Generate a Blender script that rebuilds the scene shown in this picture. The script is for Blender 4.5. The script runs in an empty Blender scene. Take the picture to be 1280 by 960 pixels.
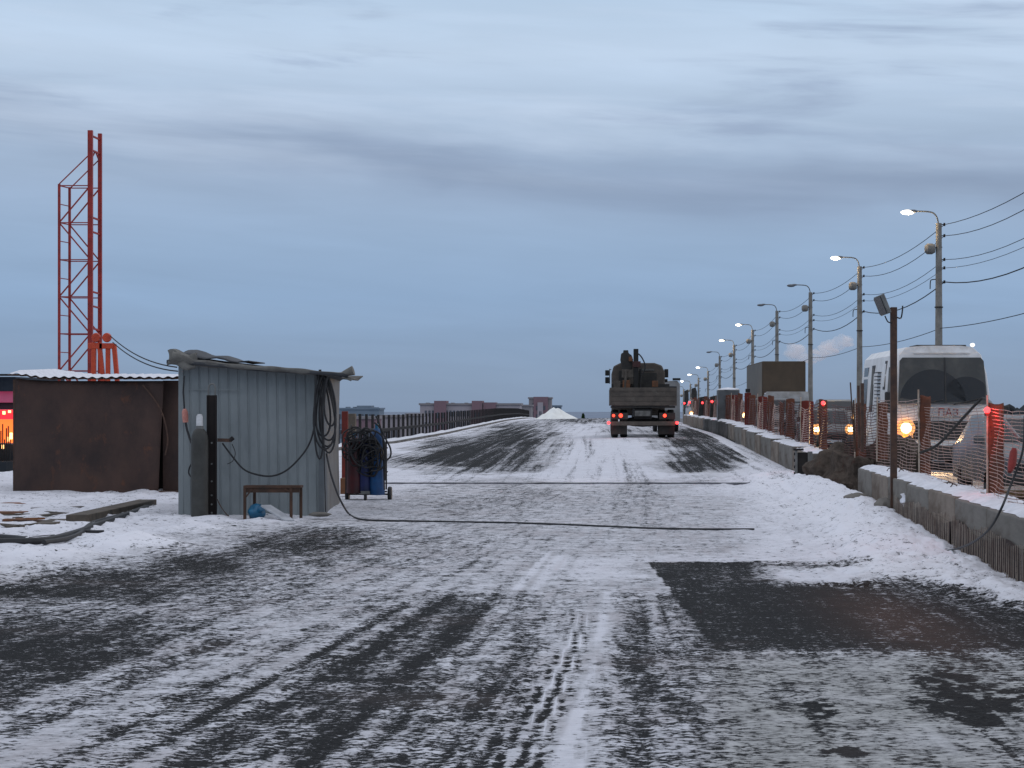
import bpy, math, random
import numpy as np
from mathutils import Vector, Matrix
R = math.radians
random.seed(7)
sc = bpy.context.scene
col = sc.collection

# ------------------------------------------------------------------ camera
F = 2800.0                                   # focal length in photo pixels (1280 wide)
cam_d = bpy.data.cameras.new("camera"); cam = bpy.data.objects.new("camera", cam_d); col.objects.link(cam)
cam.location = (0, 0, 1.6); cam.rotation_euler = (R(90), 0, 0)
cam_d.sensor_width = 36; cam_d.lens = 36 * F / 1280
cam_d.shift_x = -110 / 1280; cam_d.shift_y = 30 / 1280
cam_d.clip_start = 0.5; cam_d.clip_end = 12000
sc.camera = cam
sc.render.engine = 'CYCLES'
sc.cycles.use_denoising = True
sc.cycles.max_bounces = 8; sc.cycles.volume_bounces = 6
sc.view_settings.view_transform = 'Standard'; sc.view_settings.look = 'None'
sc.view_settings.gamma = 1; sc.view_settings.exposure = 0.0
sc.view_settings.use_curve_mapping = False

def P(px, py, d): return Vector(((px - 750) * d / F, d, 1.6 - (py - 510) * d / F))

# ------------------------------------------------------------------ world
W = bpy.data.worlds.new("World"); sc.world = W; W.use_nodes = True
nt = W.node_tree; N = nt.nodes; L = nt.links
for n in list(N): N.remove(n)
def wn(t, **k):
    n = N.new(t)
    for a, b in k.items(): setattr(n, a, b)
    return n
def wmath(op, a, b=None, clamp=False):
    m = wn('ShaderNodeMath', operation=op); m.use_clamp = clamp
    for i, v in enumerate((a, b)):
        if v is None: continue
        if isinstance(v, (int, float)): m.inputs[i].default_value = v
        else: L.new(v, m.inputs[i])
    return m.outputs[0]
def srgb(r, g, b):
    f = lambda c: (c / 255 / 12.92) if c / 255 <= .04045 else ((c / 255 + .055) / 1.055) ** 2.4
    return (f(r), f(g), f(b), 1)
tc = wn('ShaderNodeTexCoord'); sep = wn('ShaderNodeSeparateXYZ'); L.new(tc.outputs['Generated'], sep.inputs[0])
X_, Y_, Z_ = sep.outputs
ramp = wn('ShaderNodeValToRGB'); cr = ramp.color_ramp
stops = [(0.0, (131, 150, 176)), (.06, (134, 155, 182)), (.17, (137, 162, 193)), (.26, (141, 168, 201)), (.38, (148, 173, 204)),
         (.52, (156, 177, 205)), (.66, (170, 190, 215)), (.82, (190, 209, 232)), (1.0, (180, 203, 228))]
while len(cr.elements) < len(stops): cr.elements.new(.5)
for e, (p, c) in zip(cr.elements, stops): e.position = p; e.color = srgb(*c)
L.new(wmath('MULTIPLY', Z_, 1 / .19, True), ramp.inputs[0])
def cloud_noise(sx, sz, det, off=0.0, rough=.55):
    cmb = wn('ShaderNodeCombineXYZ')
    L.new(wmath('MULTIPLY', X_, sx), cmb.inputs[0]); cmb.inputs[1].default_value = off
    L.new(wmath('MULTIPLY', wmath('ADD', Z_, wmath('MULTIPLY', X_, .055)), sz), cmb.inputs[2])
    nz = wn('ShaderNodeTexNoise'); nz.inputs['Scale'].default_value = 1; nz.inputs['Detail'].default_value = det
    nz.inputs['Roughness'].default_value = rough; nz.inputs['Distortion'].default_value = .35
    L.new(cmb.outputs[0], nz.inputs['Vector']); return nz.outputs['Fac']
tilt = wmath('ADD', Z_, wmath('MULTIPLY', X_, .0585))
wob = wmath('MULTIPLY', wmath('SUBTRACT', cloud_noise(6, 14, 4, 3.1), .5), .05)
band_d = wmath('DIVIDE', wmath('SUBTRACT', wmath('ADD', tilt, wob), .1065), .0145)
band = wmath('POWER', 2.718, wmath('MULTIPLY', wmath('MULTIPLY', band_d, band_d), -1.0))
band = wmath('MULTIPLY', band, wmath('MULTIPLY', wmath('ADD', cloud_noise(5, 60, 5, 9.0), .15), 1.0))
mix1 = wn('ShaderNodeMix', data_type='RGBA'); L.new(wmath('MULTIPLY', band, .8, True), mix1.inputs['Factor'])
L.new(ramp.outputs[0], mix1.inputs['A']); mix1.inputs['B'].default_value = srgb(126, 142, 170)
# soft streaks: brighter and darker veils above the band
def sramp(v, a, b):
    m = wn('ShaderNodeMapRange'); m.interpolation_type = 'SMOOTHSTEP'
    m.inputs['From Min'].default_value = a; m.inputs['From Max'].default_value = b
    L.new(v, m.inputs['Value']); return m.outputs[0]
upper = sramp(Z_, .085, .13)
veil_l = wmath('MULTIPLY', sramp(cloud_noise(4.5, 42, 6, 1.7), .46, .72), wmath('MULTIPLY', upper, .55))
mix2 = wn('ShaderNodeMix', data_type='RGBA'); L.new(veil_l, mix2.inputs['Factor'])
L.new(mix1.outputs['Result'], mix2.inputs['A']); mix2.inputs['B'].default_value = srgb(200, 216, 238)
veil_d = wmath('MULTIPLY', sramp(cloud_noise(7, 55, 6, 6.3), .5, .75), wmath('MULTIPLY', upper, .75))
mix3 = wn('ShaderNodeMix', data_type='RGBA'); L.new(veil_d, mix3.inputs['Factor'])
L.new(mix2.outputs['Result'], mix3.inputs['A']); mix3.inputs['B'].default_value = srgb(146, 163, 191)
faint = wmath('MULTIPLY', wmath('SUBTRACT', cloud_noise(9, 70, 5, 12.0), .5), .22)
fm = wn('ShaderNodeHueSaturation'); L.new(mix3.outputs['Result'], fm.inputs['Color']); L.new(wmath('ADD', faint, 1.0), fm.inputs['Value'])
# the cloud deck overhead, out of the picture, is paler and more neutral
zen = wn('ShaderNodeMix', data_type='RGBA'); L.new(sramp(Z_, .2, .5), zen.inputs['Factor'])
L.new(fm.outputs[0], zen.inputs['A']); zen.inputs['B'].default_value = (.745, .79, .90, 1)
# a little physical dusk sky under the cloud deck
sky = wn('ShaderNodeTexSky'); sky.sky_type = 'NISHITA'; sky.sun_disc = False
SUN_EL, SUN_AZ = R(9), R(70)
sky.sun_elevation = SUN_EL; sky.sun_rotation = SUN_AZ
bg1 = wn('ShaderNodeBackground'); L.new(zen.outputs['Result'], bg1.inputs['Color']); bg1.inputs['Strength'].default_value = 1.0
bg2 = wn('ShaderNodeBackground'); L.new(sky.outputs[0], bg2.inputs['Color']); bg2.inputs['Strength'].default_value = .004
adds = wn('ShaderNodeAddShader'); L.new(bg1.outputs[0], adds.inputs[0]); L.new(bg2.outputs[0], adds.inputs[1])
wo = wn('ShaderNodeOutputWorld'); L.new(adds.outputs[0], wo.inputs[0])

# ------------------------------------------------------------------ sun (veiled, low, soft)
sd = bpy.data.lights.new("sun", 'SUN'); so = bpy.data.objects.new("sun", sd); col.objects.link(so)
sd.energy = .22; sd.angle = R(14); sd.color = (1, .86, .78)
sdir = Vector((math.sin(SUN_AZ) * math.cos(SUN_EL), math.cos(SUN_AZ) * math.cos(SUN_EL), math.sin(SUN_EL)))
so.rotation_euler = sdir.to_track_quat('Z', 'Y').to_euler()

# ------------------------------------------------------------------ helpers: materials
def mat(name, c1, c2=None, rough=.8, metal=0, scale=6, bump=0, bscale=None, spec=.3, emit=None, estr=0, stretch=(1, 1, 1), lo=.35, hi=.65, c3=None, s3=1.5, lo3=.55, hi3=.7, vor=False):
    m = bpy.data.materials.new(name); m.use_nodes = True
    t = m.node_tree; b = t.nodes['Principled BSDF']
    b.inputs['Roughness'].default_value = rough; b.inputs['Metallic'].default_value = metal
    b.inputs['Specular IOR Level'].default_value = spec
    b.inputs['Base Color'].default_value = (*c1, 1)
    tcn = t.nodes.new('ShaderNodeTexCoord'); mp = t.nodes.new('ShaderNodeMapping')
    t.links.new(tcn.outputs['Object'], mp.inputs[0]); mp.inputs['Scale'].default_value = stretch
    out = None
    if c2 is not None:
        nz = t.nodes.new('ShaderNodeTexNoise'); nz.inputs['Scale'].default_value = scale; nz.inputs['Detail'].default_value = 7
        nz.inputs['Roughness'].default_value = .62
        t.links.new(mp.outputs[0], nz.inputs['Vector'])
        mr = t.nodes.new('ShaderNodeMapRange'); mr.inputs['From Min'].default_value = lo; mr.inputs['From Max'].default_value = hi
        t.links.new(nz.outputs['Fac'], mr.inputs['Value'])
        mx = t.nodes.new('ShaderNodeMix'); mx.data_type = 'RGBA'
        mx.inputs['A'].default_value = (*c1, 1); mx.inputs['B'].default_value = (*c2, 1)
        t.links.new(mr.outputs[0], mx.inputs['Factor']); out = mx.outputs['Result']
        if c3 is not None:
            nz3 = t.nodes.new('ShaderNodeTexNoise'); nz3.inputs['Scale'].default_value = s3; nz3.inputs['Detail'].default_value = 9
            nz3.inputs['Roughness'].default_value = .7; nz3.inputs['W' if False else 'Distortion'].default_value = .4
            t.links.new(mp.outputs[0], nz3.inputs['Vector'])
            mr3 = t.nodes.new('ShaderNodeMapRange'); mr3.inputs['From Min'].default_value = lo3; mr3.inputs['From Max'].default_value = hi3
            t.links.new(nz3.outputs['Fac'], mr3.inputs['Value'])
            mx3 = t.nodes.new('ShaderNodeMix'); mx3.data_type = 'RGBA'
            t.links.new(out, mx3.inputs['A']); mx3.inputs['B'].default_value = (*c3, 1)
            t.links.new(mr3.outputs[0], mx3.inputs['Factor']); out = mx3.outputs['Result']
        t.links.new(out, b.inputs['Base Color'])
    if bump:
        nb = t.nodes.new('ShaderNodeTexNoise'); nb.inputs['Scale'].default_value = bscale or scale * 3; nb.inputs['Detail'].default_value = 6
        t.links.new(mp.outputs[0], nb.inputs['Vector'])
        bp = t.nodes.new('ShaderNodeBump'); bp.inputs['Strength'].default_value = bump; bp.inputs['Distance'].default_value = .02
        t.links.new(nb.outputs['Fac'], bp.inputs['Height']); t.links.new(bp.outputs[0], b.inputs['Normal'])
    if emit is not None:
        b.inputs['Emission Color'].default_value = (*emit, 1); b.inputs['Emission Strength'].default_value = estr
    return m

M = dict(
    snow=mat('snow', (.80, .80, .84), (.66, .66, .69), .9, scale=7, bump=.6, bscale=14, spec=.15),
    snow_white=mat('snow_white', (.9, .9, .86), (.78, .77, .72), .9, scale=1.2, bump=.5, bscale=2, spec=.1),
    concrete=mat('concrete', (.20, .185, .165), (.125, .115, .10), .9, scale=4, bump=.25, bscale=22, spec=.2, stretch=(1, .22, 1), c3=(.085, .065, .05), s3=2.2, lo3=.5, hi3=.68),
    concrete_tan=mat('concrete_tan', (.24, .20, .165), (.15, .125, .10), .9, scale=4, bump=.25, bscale=22, spec=.2, stretch=(1, .3, 1), c3=(.11, .08, .06), s3=2, lo3=.5, hi3=.68),
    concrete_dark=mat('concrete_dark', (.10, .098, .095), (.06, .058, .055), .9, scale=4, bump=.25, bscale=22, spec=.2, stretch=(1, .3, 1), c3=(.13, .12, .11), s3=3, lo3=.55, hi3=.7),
    concrete_pole=mat('concrete_pole', (.30, .28, .25), (.17, .16, .145), .85, scale=2.5, bump=.2, spec=.2),
    rust=mat('rust', (.075, .042, .032), (.034, .022, .020), .75, scale=1.4, bump=.35, bscale=9, spec=.35, c3=(.13, .05, .025), s3=2.6, lo3=.60, hi3=.74, stretch=(1, 1, .7)),
    rust_dark=mat('rust_dark', (.022, .016, .014), (.012, .010, .010), .85, scale=3, bump=.2),
    rust_steel=mat('rust_steel', (.10, .052, .033), (.045, .028, .022), .7, scale=9, bump=.2, spec=.35),
    clad=mat('clad', (.24, .265, .268), (.16, .18, .186), .5, metal=.0, scale=2.2, bump=.12, bscale=5, spec=.4, c3=(.12, .11, .09), s3=2.2, lo3=.62, hi3=.76, stretch=(1, 1, .4)),
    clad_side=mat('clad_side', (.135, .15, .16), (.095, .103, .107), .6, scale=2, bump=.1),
    tarp=mat('tarp', (.17, .165, .15), (.085, .08, .073), .8, scale=4, bump=.8, bscale=10, spec=.25),
    tar_paper=mat('tar_paper', (.035, .037, .042), (.06, .062, .066), .7, scale=4, bump=.5),
    red_steel=mat('red_steel', (.36, .028, .020), (.20, .018, .016), .5, scale=5, bump=.1, spec=.4),
    orange_steel=mat('orange_steel', (.62, .075, .022), (.42, .045, .018), .5, scale=4, bump=.15, spec=.4),
    black_rubber=mat('black_rubber', (.014, .014, .015), (.024, .024, .026), .6, scale=20, spec=.4),
    dark_steel=mat('dark_steel', (.028, .026, .026), (.04, .036, .034), .85, scale=8, spec=.12),
    grey_steel=mat('grey_steel', (.20, .20, .19), (.12, .12, .115), .55, scale=6, metal=.3, spec=.4),
    rod=mat('rod', (.55, .46, .38), (.35, .25, .18), .5, scale=12, metal=.2),
    cyl_grey=mat('cyl_grey', (.055, .055, .05), (.035, .034, .030), .6, scale=5, spec=.35, bump=.15, c3=(.085, .07, .055), s3=4, lo3=.6, hi3=.7),
    white_cap=mat('white_cap', (.62, .62, .62), (.45, .45, .45), .6, scale=12),
    cyl_blue=mat('cyl_blue', (.010, .075, .21), (.010, .045, .13), .5, scale=5, spec=.4, c3=(.05, .05, .055), s3=6, lo3=.62, hi3=.72),
    cyl_navy=mat('cyl_navy', (.014, .022, .10), (.01, .016, .05), .5, scale=5, spec=.4),
    cyl_red=mat('cyl_red', (.07, .010, .012), (.03, .008, .01), .5, scale=5, spec=.4),
    blue_plastic=mat('blue_plastic', (.015, .14, .26), (.01, .08, .16), .4, scale=6, spec=.5),
    pink=mat('pink', (.55, .24, .19), (.42, .16, .13), .6, scale=14),
    wood=mat('wood', (.085, .045, .03), (.045, .028, .02), .8, scale=5, bump=.4, stretch=(1, 1, 1)),
    wood_grey=mat('wood_grey', (.13, .105, .08), (.065, .055, .045), .85, scale=4, bump=.4),
    wood_orange=mat('wood_orange', (.24, .10, .045), (.12, .06, .035), .85, scale=3, bump=.4),
    plank_pale=mat('plank_pale', (.45, .46, .48), (.3, .31, .33), .7, scale=6),
    net=mat('net', (.46, .29, .235), (.27, .19, .165), .6, scale=3, spec=.2),
    net_strip=mat('net_strip', (.17, .055, .028), (.09, .04, .027), .7, scale=2.5, bump=.4, bscale=30, stretch=(1, 1, 4)),
    net_far=mat('net_far', (.12, .035, .028), (.07, .035, .03), .7, scale=1.5, bump=.3, spec=.2),
    net_red=mat('net_red', (.17, .026, .018), (.09, .022, .018), .7, scale=3, spec=.2),
    mesh_brown=mat('mesh_brown', (.065, .036, .029), (.03, .021, .019), .8, scale=5, c3=(.12, .095, .08), s3=5, lo3=.6, hi3=.72, stretch=(1, .22, 1)),
    wire_pale=mat('wire_pale', (.42, .36, .30), (.20, .15, .12), .6, scale=4),
    burlap=mat('burlap', (.105, .082, .066), (.05, .04, .033), .95, scale=9, bump=.9, bscale=25, spec=.1, c3=(.05, .022, .016), s3=3, lo3=.55, hi3=.68),
    truck_body=mat('truck_body', (.115, .096, .080), (.07, .06, .052), .8, scale=3, bump=.2, spec=.25, c3=(.14, .125, .105), s3=2, lo3=.55, hi3=.7),
    truck_dark=mat('truck_dark', (.05, .047, .042), (.028, .027, .026), .8, scale=5, spec=.3),
    truck_black=mat('truck_black', (.015, .015, .016), (.025, .024, .022), .7, scale=5),
    crane_red=mat('crane_red', (.085, .03, .028), (.05, .025, .024), .6, scale=5),
    crane_orange=mat('crane_orange', (.20, .075, .03), (.09, .05, .03), .6, scale=4),
    plate=mat('plate', (.16, .155, .145), (.09, .088, .082), .7, scale=8),
    pale_van=mat('pale_van', (.26, .26, .26), (.18, .18, .175), .6, scale=2, spec=.4),
    brown_box=mat('brown_box', (.095, .070, .048), (.065, .05, .036), .7, scale=1.2, spec=.25, bump=.1),
    grey_box=mat('grey_box', (.14, .135, .12), (.11, .105, .095), .7, scale=1.5, spec=.25),
    bus_white=mat('bus_white', (.82, .81, .80), (.66, .64, .62), .45, scale=1.8, spec=.5, c3=(.45, .41, .37), s3=1.1, lo3=.55, hi3=.75),
    bus_trim=mat('bus_trim', (.03, .03, .032), (.05, .048, .045), .6, scale=5),
    glass=mat('glass', (.045, .045, .042), (.08, .077, .07), .25, scale=2.2, spec=.4, lo=.45, hi=.7),
    glass_clean=mat('glass_clean', (.008, .009, .012), (.014, .014, .016), .15, scale=2, spec=.4),
    car_grey=mat('car_grey', (.13, .135, .14), (.09, .09, .09), .35, metal=.3, scale=2, spec=.5),
    car_dark=mat('car_dark', (.03, .032, .036), (.05, .048, .045), .4, scale=2, spec=.5),
    car_silver=mat('car_silver', (.30, .31, .32), (.18, .175, .17), .4, metal=.3, scale=2, spec=.5),
    chrome=mat('chrome', (.5, .5, .5), None, .2, metal=1),
    red_plastic=mat('red_plastic', (.26, .025, .02), (.17, .02, .015), .5, scale=8),
    asphalt_old=mat('asphalt_old', (.07, .068, .066), (.30, .31, .34), .9, scale=.9, bump=.4, bscale=12, spec=.15, lo=.42, hi=.6),
    ground_snow=mat('ground_snow', (.26, .31, .39), (.17, .20, .25), .95, scale=.012, spec=.05),
    treeline=mat('treeline', (.05, .055, .06), (.035, .038, .042), .95, scale=.2, spec=.05),
    tree_green=mat('tree_green', (.015, .045, .018), (.03, .06, .02), .9, scale=4, spec=.1),
    bark=mat('bark', (.05, .035, .025), (.03, .022, .018), .9, scale=6),
    bl_cream=mat('bl_cream', (.40, .35, .36), (.34, .30, .31), .9, scale=.3),  # bl_ facade colours are lightened to stand in for distance haze
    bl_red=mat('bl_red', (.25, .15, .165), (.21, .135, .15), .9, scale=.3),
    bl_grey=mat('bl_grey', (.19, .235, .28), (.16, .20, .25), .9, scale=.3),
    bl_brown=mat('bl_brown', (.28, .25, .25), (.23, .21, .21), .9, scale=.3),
    bl_window=mat('bl_window', (.11, .12, .14), (.08, .09, .11), .5, scale=1),
    fascia=mat('fascia', (.02, .025, .035), (.03, .035, .045), .7, scale=2),
    pave_grey=mat('pave_grey', (.06, .06, .065), (.22, .22, .24), .85, scale=2.2),
    lamp_on=mat('lamp_on', (.9, .85, .7), None, .4, emit=(1, .84, .6), estr=5),
    lamp_far=mat('lamp_far', (.9, .9, .9), None, .4, emit=(.97, .97, 1), estr=4),
    lamp_soft=mat('lamp_soft', (.9, .9, .9), None, .4, emit=(1, .9, .8), estr=1.2),
    lamp_off=mat('lamp_off', (.16, .17, .18), (.12, .12, .13), .4, scale=6),
    head_on=mat('head_on', (.9, .8, .6), None, .4, emit=(1, .62, .26), estr=9),
    halo_glow=mat('halo_glow', (.6, .4, .2), None, .3, emit=(1, .36, .08), estr=1.0),  # emissive material imitating the amber halo around lit headlights
    amber_glow=mat('amber_glow', (.6, .2, .02), None, .4, emit=(1, .33, .04), estr=2.5),  # for the lamps added on the bus as extra orange glow
    red_on=mat('red_on', (.6, .02, .02), None, .4, emit=(1, .045, .05), estr=4.0),
    red_tail=mat('red_tail', (.6, .02, .02), None, .4, emit=(1, .06, .03), estr=3.0),
    sign_red=mat('sign_red', (.5, .02, .02), None, .4, emit=(1, .03, .05), estr=1.1),
    sign_orange=mat('sign_orange', (.5, .1, .02), None, .4, emit=(1, .17, .03), estr=1.6),
    sign_yellow=mat('sign_yellow', (.5, .3, .1), None, .4, emit=(1, .55, .2), estr=4),
    sign_pink=mat('sign_pink', (.3, .12, .2), (.12, .12, .16), .5, scale=1.2, emit=(.8, .05, .15), estr=.25),
)

# ------------------------------------------------------------------ helpers: meshes
class MB:
    def __init__(s): s.v = []; s.f = []
    def add(s, vs, fs):
        o = len(s.v); s.v += [tuple(v) for v in vs]; s.f += [tuple(i + o for i in f) for f in fs]; return s
    def box(s, x0, x1, y0, y1, z0, z1, m=None):
        vs = [Vector((x, y, z)) for z in (z0, z1) for y in (y0, y1) for x in (x0, x1)]
        if m is not None: vs = [m @ v for v in vs]
        return s.add(vs, [(0, 2, 3, 1), (4, 5, 7, 6), (0, 1, 5, 4), (2, 6, 7, 3), (0, 4, 6, 2), (1, 3, 7, 5)])
    def tube(s, pts, r, n=8, caps=True, rs=None):
        pts = [Vector(p) for p in pts]; k = len(pts); vs = []; fs = []
        up = None
        for i, p in enumerate(pts):
            t = (pts[min(i + 1, k - 1)] - pts[max(i - 1, 0)])
            t = t.normalized() if t.length > 1e-9 else Vector((0, 0, 1))
            if up is None:
                up = Vector((0, 0, 1)) if abs(t.z) < .9 else Vector((0, 1, 0))
            a = t.cross(up)
            if a.length < 1e-4: a = t.cross(Vector((1, 0, 0)))
            a.normalize(); b = a.cross(t).normalized(); up = b
            rr = rs[i] if rs else r
            for j in range(n):
                w = 2 * math.pi * j / n; vs.append(p + a * math.cos(w) * rr + b * math.sin(w) * rr)
        for i in range(k - 1):
            for j in range(n):
                fs.append((i * n + j, i * n + (j + 1) % n, (i + 1) * n + (j + 1) % n, (i + 1) * n + j))
        if caps: fs.append(tuple(range(n - 1, -1, -1))); fs.append(tuple((k - 1) * n + j for j in range(n)))
        return s.add(vs, fs)
    def bar(s, a, b, w, h=None):      # square bar between two points
        a = Vector(a); b = Vector(b); h = h or w; t = (b - a).normalized()
        u = t.cross(Vector((0, 0, 1)))
        if u.length < 1e-3: u = t.cross(Vector((0, 1, 0)))
        u.normalize(); w2 = u * w / 2; v = t.cross(u).normalized() * h / 2
        vs = [q + sx * w2 + sy * v for q in (a, b) for sx, sy in ((-1, -1), (1, -1), (1, 1), (-1, 1))]
        return s.add(vs, [(3, 2, 1, 0), (4, 5, 6, 7), (0, 1, 5, 4), (1, 2, 6, 5), (2, 3, 7, 6), (3, 0, 4, 7)])
    def lathe(s, prof, c=(0, 0, 0), n=20, axis='z'):
        vs = []; fs = []; k = len(prof)
        for r, z in prof:
            for j in range(n):
                w = 2 * math.pi * j / n; x, y = r * math.cos(w), r * math.sin(w)
                q = (x, y, z) if axis == 'z' else ((z, x, y) if axis == 'x' else (y, z, x))
                vs.append((q[0] + c[0], q[1] + c[1], q[2] + c[2]))
        for i in range(k - 1):
            for j in range(n): fs.append((i * n + j, i * n + (j + 1) % n, (i + 1) * n + (j + 1) % n, (i + 1) * n + j))
        fs.append(tuple(range(n - 1, -1, -1))); fs.append(tuple((k - 1) * n + j for j in range(n)))
        return s.add(vs, fs)
    def prism(s, poly, a, b, axis='x'):
        k = len(poly)
        def q(p, t): return (t, p[0], p[1]) if axis == 'x' else ((p[0], t, p[1]) if axis == 'y' else (p[0], p[1], t))
        vs = [q(p, a) for p in poly] + [q(p, b) for p in poly]
        fs = [tuple(range(k)), tuple(range(2 * k - 1, k - 1, -1))] + [((i + 1) % k, i, i + k, (i + 1) % k + k) for i in range(k)]
        return s.add(vs, fs)
    def blob(s, c, rx, ry, rz, amp=.15, n=16, m=10, seed=0, flat=None, freq=2.5):
        rnd = random.Random(seed); ph = [rnd.uniform(0, 6.28) for _ in range(6)]
        vs = []; fs = []
        for i in range(m + 1):
            th = math.pi * i / m
            for j in range(n):
                w = 2 * math.pi * j / n
                x, y, z = math.sin(th) * math.cos(w), math.sin(th) * math.sin(w), math.cos(th)
                d = 1 + amp * (math.sin(freq * x * 2 + ph[0]) * math.sin(freq * y * 2 + ph[1]) + .6 * math.sin(freq * 2.3 * z + ph[2] + 2 * x) + .5 * math.sin(5 * y + 3 * x * freq + ph[3]))
                zz = z * rz * d
                if flat is not None: zz = max(zz, flat)
                vs.append((c[0] + x * rx * d, c[1] + y * ry * d, c[2] + zz))
        for i in range(m):
            for j in range(n): fs.append((i * n + j, (i + 1) * n + j, (i + 1) * n + (j + 1) % n, i * n + (j + 1) % n))
        return s.add(vs, fs)
    def sheet(s, fn, nu, nv, thick=None):    # fn(u,v)->point
        vs = [Vector(fn(i / (nu - 1), j / (nv - 1))) for j in range(nv) for i in range(nu)]
        fs = [(j * nu + i, j * nu + i + 1, (j + 1) * nu + i + 1, (j + 1) * nu + i) for j in range(nv - 1) for i in range(nu - 1)]
        return s.add(vs, fs)
    def obj(s, name, material, parent=None, smooth=True, bevel=0, angle=35, solid=0):
        me = bpy.data.meshes.new(name); me.from_pydata(s.v, [], s.f); me.validate(); me.update()
        if isinstance(material, str): material = M[material]
        me.materials.append(material)
        if smooth:
            me.shade_smooth(); me.set_sharp_from_angle(angle=R(angle))
        o = bpy.data.objects.new(name, me); col.objects.link(o)
        if parent: o.parent = parent
        if solid:
            md = o.modifiers.new('solid', 'SOLIDIFY'); md.thickness = solid
        if bevel:
            md = o.modifiers.new('bevel', 'BEVEL'); md.width = bevel; md.segments = 2; md.limit_method = 'ANGLE'
        return o

def tag(o, label=None, cat=None, group=None, kind=None):
    if label: o['label'] = label
    if cat: o['category'] = cat
    if group: o['group'] = group
    if kind: o['kind'] = kind
    return o
def thing(name, label, cat, loc=(0, 0, 0), rz=0, group=None):
    o = bpy.data.objects.new(name, None); col.objects.link(o); o.location = loc; o.rotation_euler = (0, 0, rz)
    o.empty_display_size = .2
    return tag(o, label, cat, group)
def dup(root, loc, rz=0, label=None, group=None):
    r = root.copy(); col.objects.link(r); r.location = loc; r.rotation_euler = (0, 0, rz)
    if label: r['label'] = label
    if group: r['group'] = group
    for ch in list(root.children):
        c = ch.copy(); col.objects.link(c); c.parent = r
        for g in list(ch.children):
            d = g.copy(); col.objects.link(d); d.parent = c
    return r
def point_light(name, parent, loc, energy, color, radius=.1, spot=None, rot=None):
    ld = bpy.data.lights.new(name, 'SPOT' if spot else 'POINT'); ld.energy = energy; ld.color = color
    ld.shadow_soft_size = radius
    if spot: ld.spot_size = spot; ld.spot_blend = .6
    o = bpy.data.objects.new(name, ld); col.objects.link(o); o.parent = parent; o.location = loc
    if rot: o.rotation_euler = rot
    return o

# numpy value noise
_rng = np.random.RandomState(3); _T = _rng.rand(256, 256)
def vnoise(x, y):
    xi = np.floor(x).astype(int); yi = np.floor(y).astype(int); fx = x - xi; fy = y - yi
    fx = fx * fx * (3 - 2 * fx); fy = fy * fy * (3 - 2 * fy)
    a = _T[xi & 255, yi & 255]; b = _T[(xi + 1) & 255, yi & 255]; c = _T[xi & 255, (yi + 1) & 255]; d = _T[(xi + 1) & 255, (yi + 1) & 255]
    return (a * (1 - fx) + b * fx) * (1 - fy) + (c * (1 - fx) + d * fx) * fy
def fbm(x, y, o=4):
    s = 0; a = .5; t = 0
    for i in range(o): s = s + a * vnoise(x + 17.3 * i, y + 9.1 * i); t += a; x = x * 2.03; y = y * 2.03; a *= .5
    return s / t
def sstep(x, a, b):
    t = np.clip((x - a) / (b - a), 0, 1); return t * t * (3 - 2 * t)

# ------------------------------------------------------------------ road profile
_py = np.arange(-40, 700, 1.0)
_pz = np.interp(_py, [-40, 32, 50, 84, 128, 162, 210, 260, 320, 400, 700], [0, 0, .12, .50, .56, .60, .585, .42, .05, -1.2, -9])
_k = np.ones(15) / 15; _pz = np.convolve(np.pad(_pz, 7, mode='edge'), _k, 'valid')
def zc(y): return np.interp(y, _py, _pz)
def zroad(x, y):
    w = np.interp(y, [0, 50, 80, 94, 128, 162, 220, 270], [0, 0, .3, .45, .48, .40, .2, .05])
    return zc(y) - w * np.clip(-(x - 1.0) / 9.7, 0, 1)
def block_x(y):     # front face of the concrete block rows
    return np.interp(y, [10, 19.8, 36.5, 45, 140, 330], [3.45, 3.74, 4.2, 4.28, 5.25, 6.6])

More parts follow.
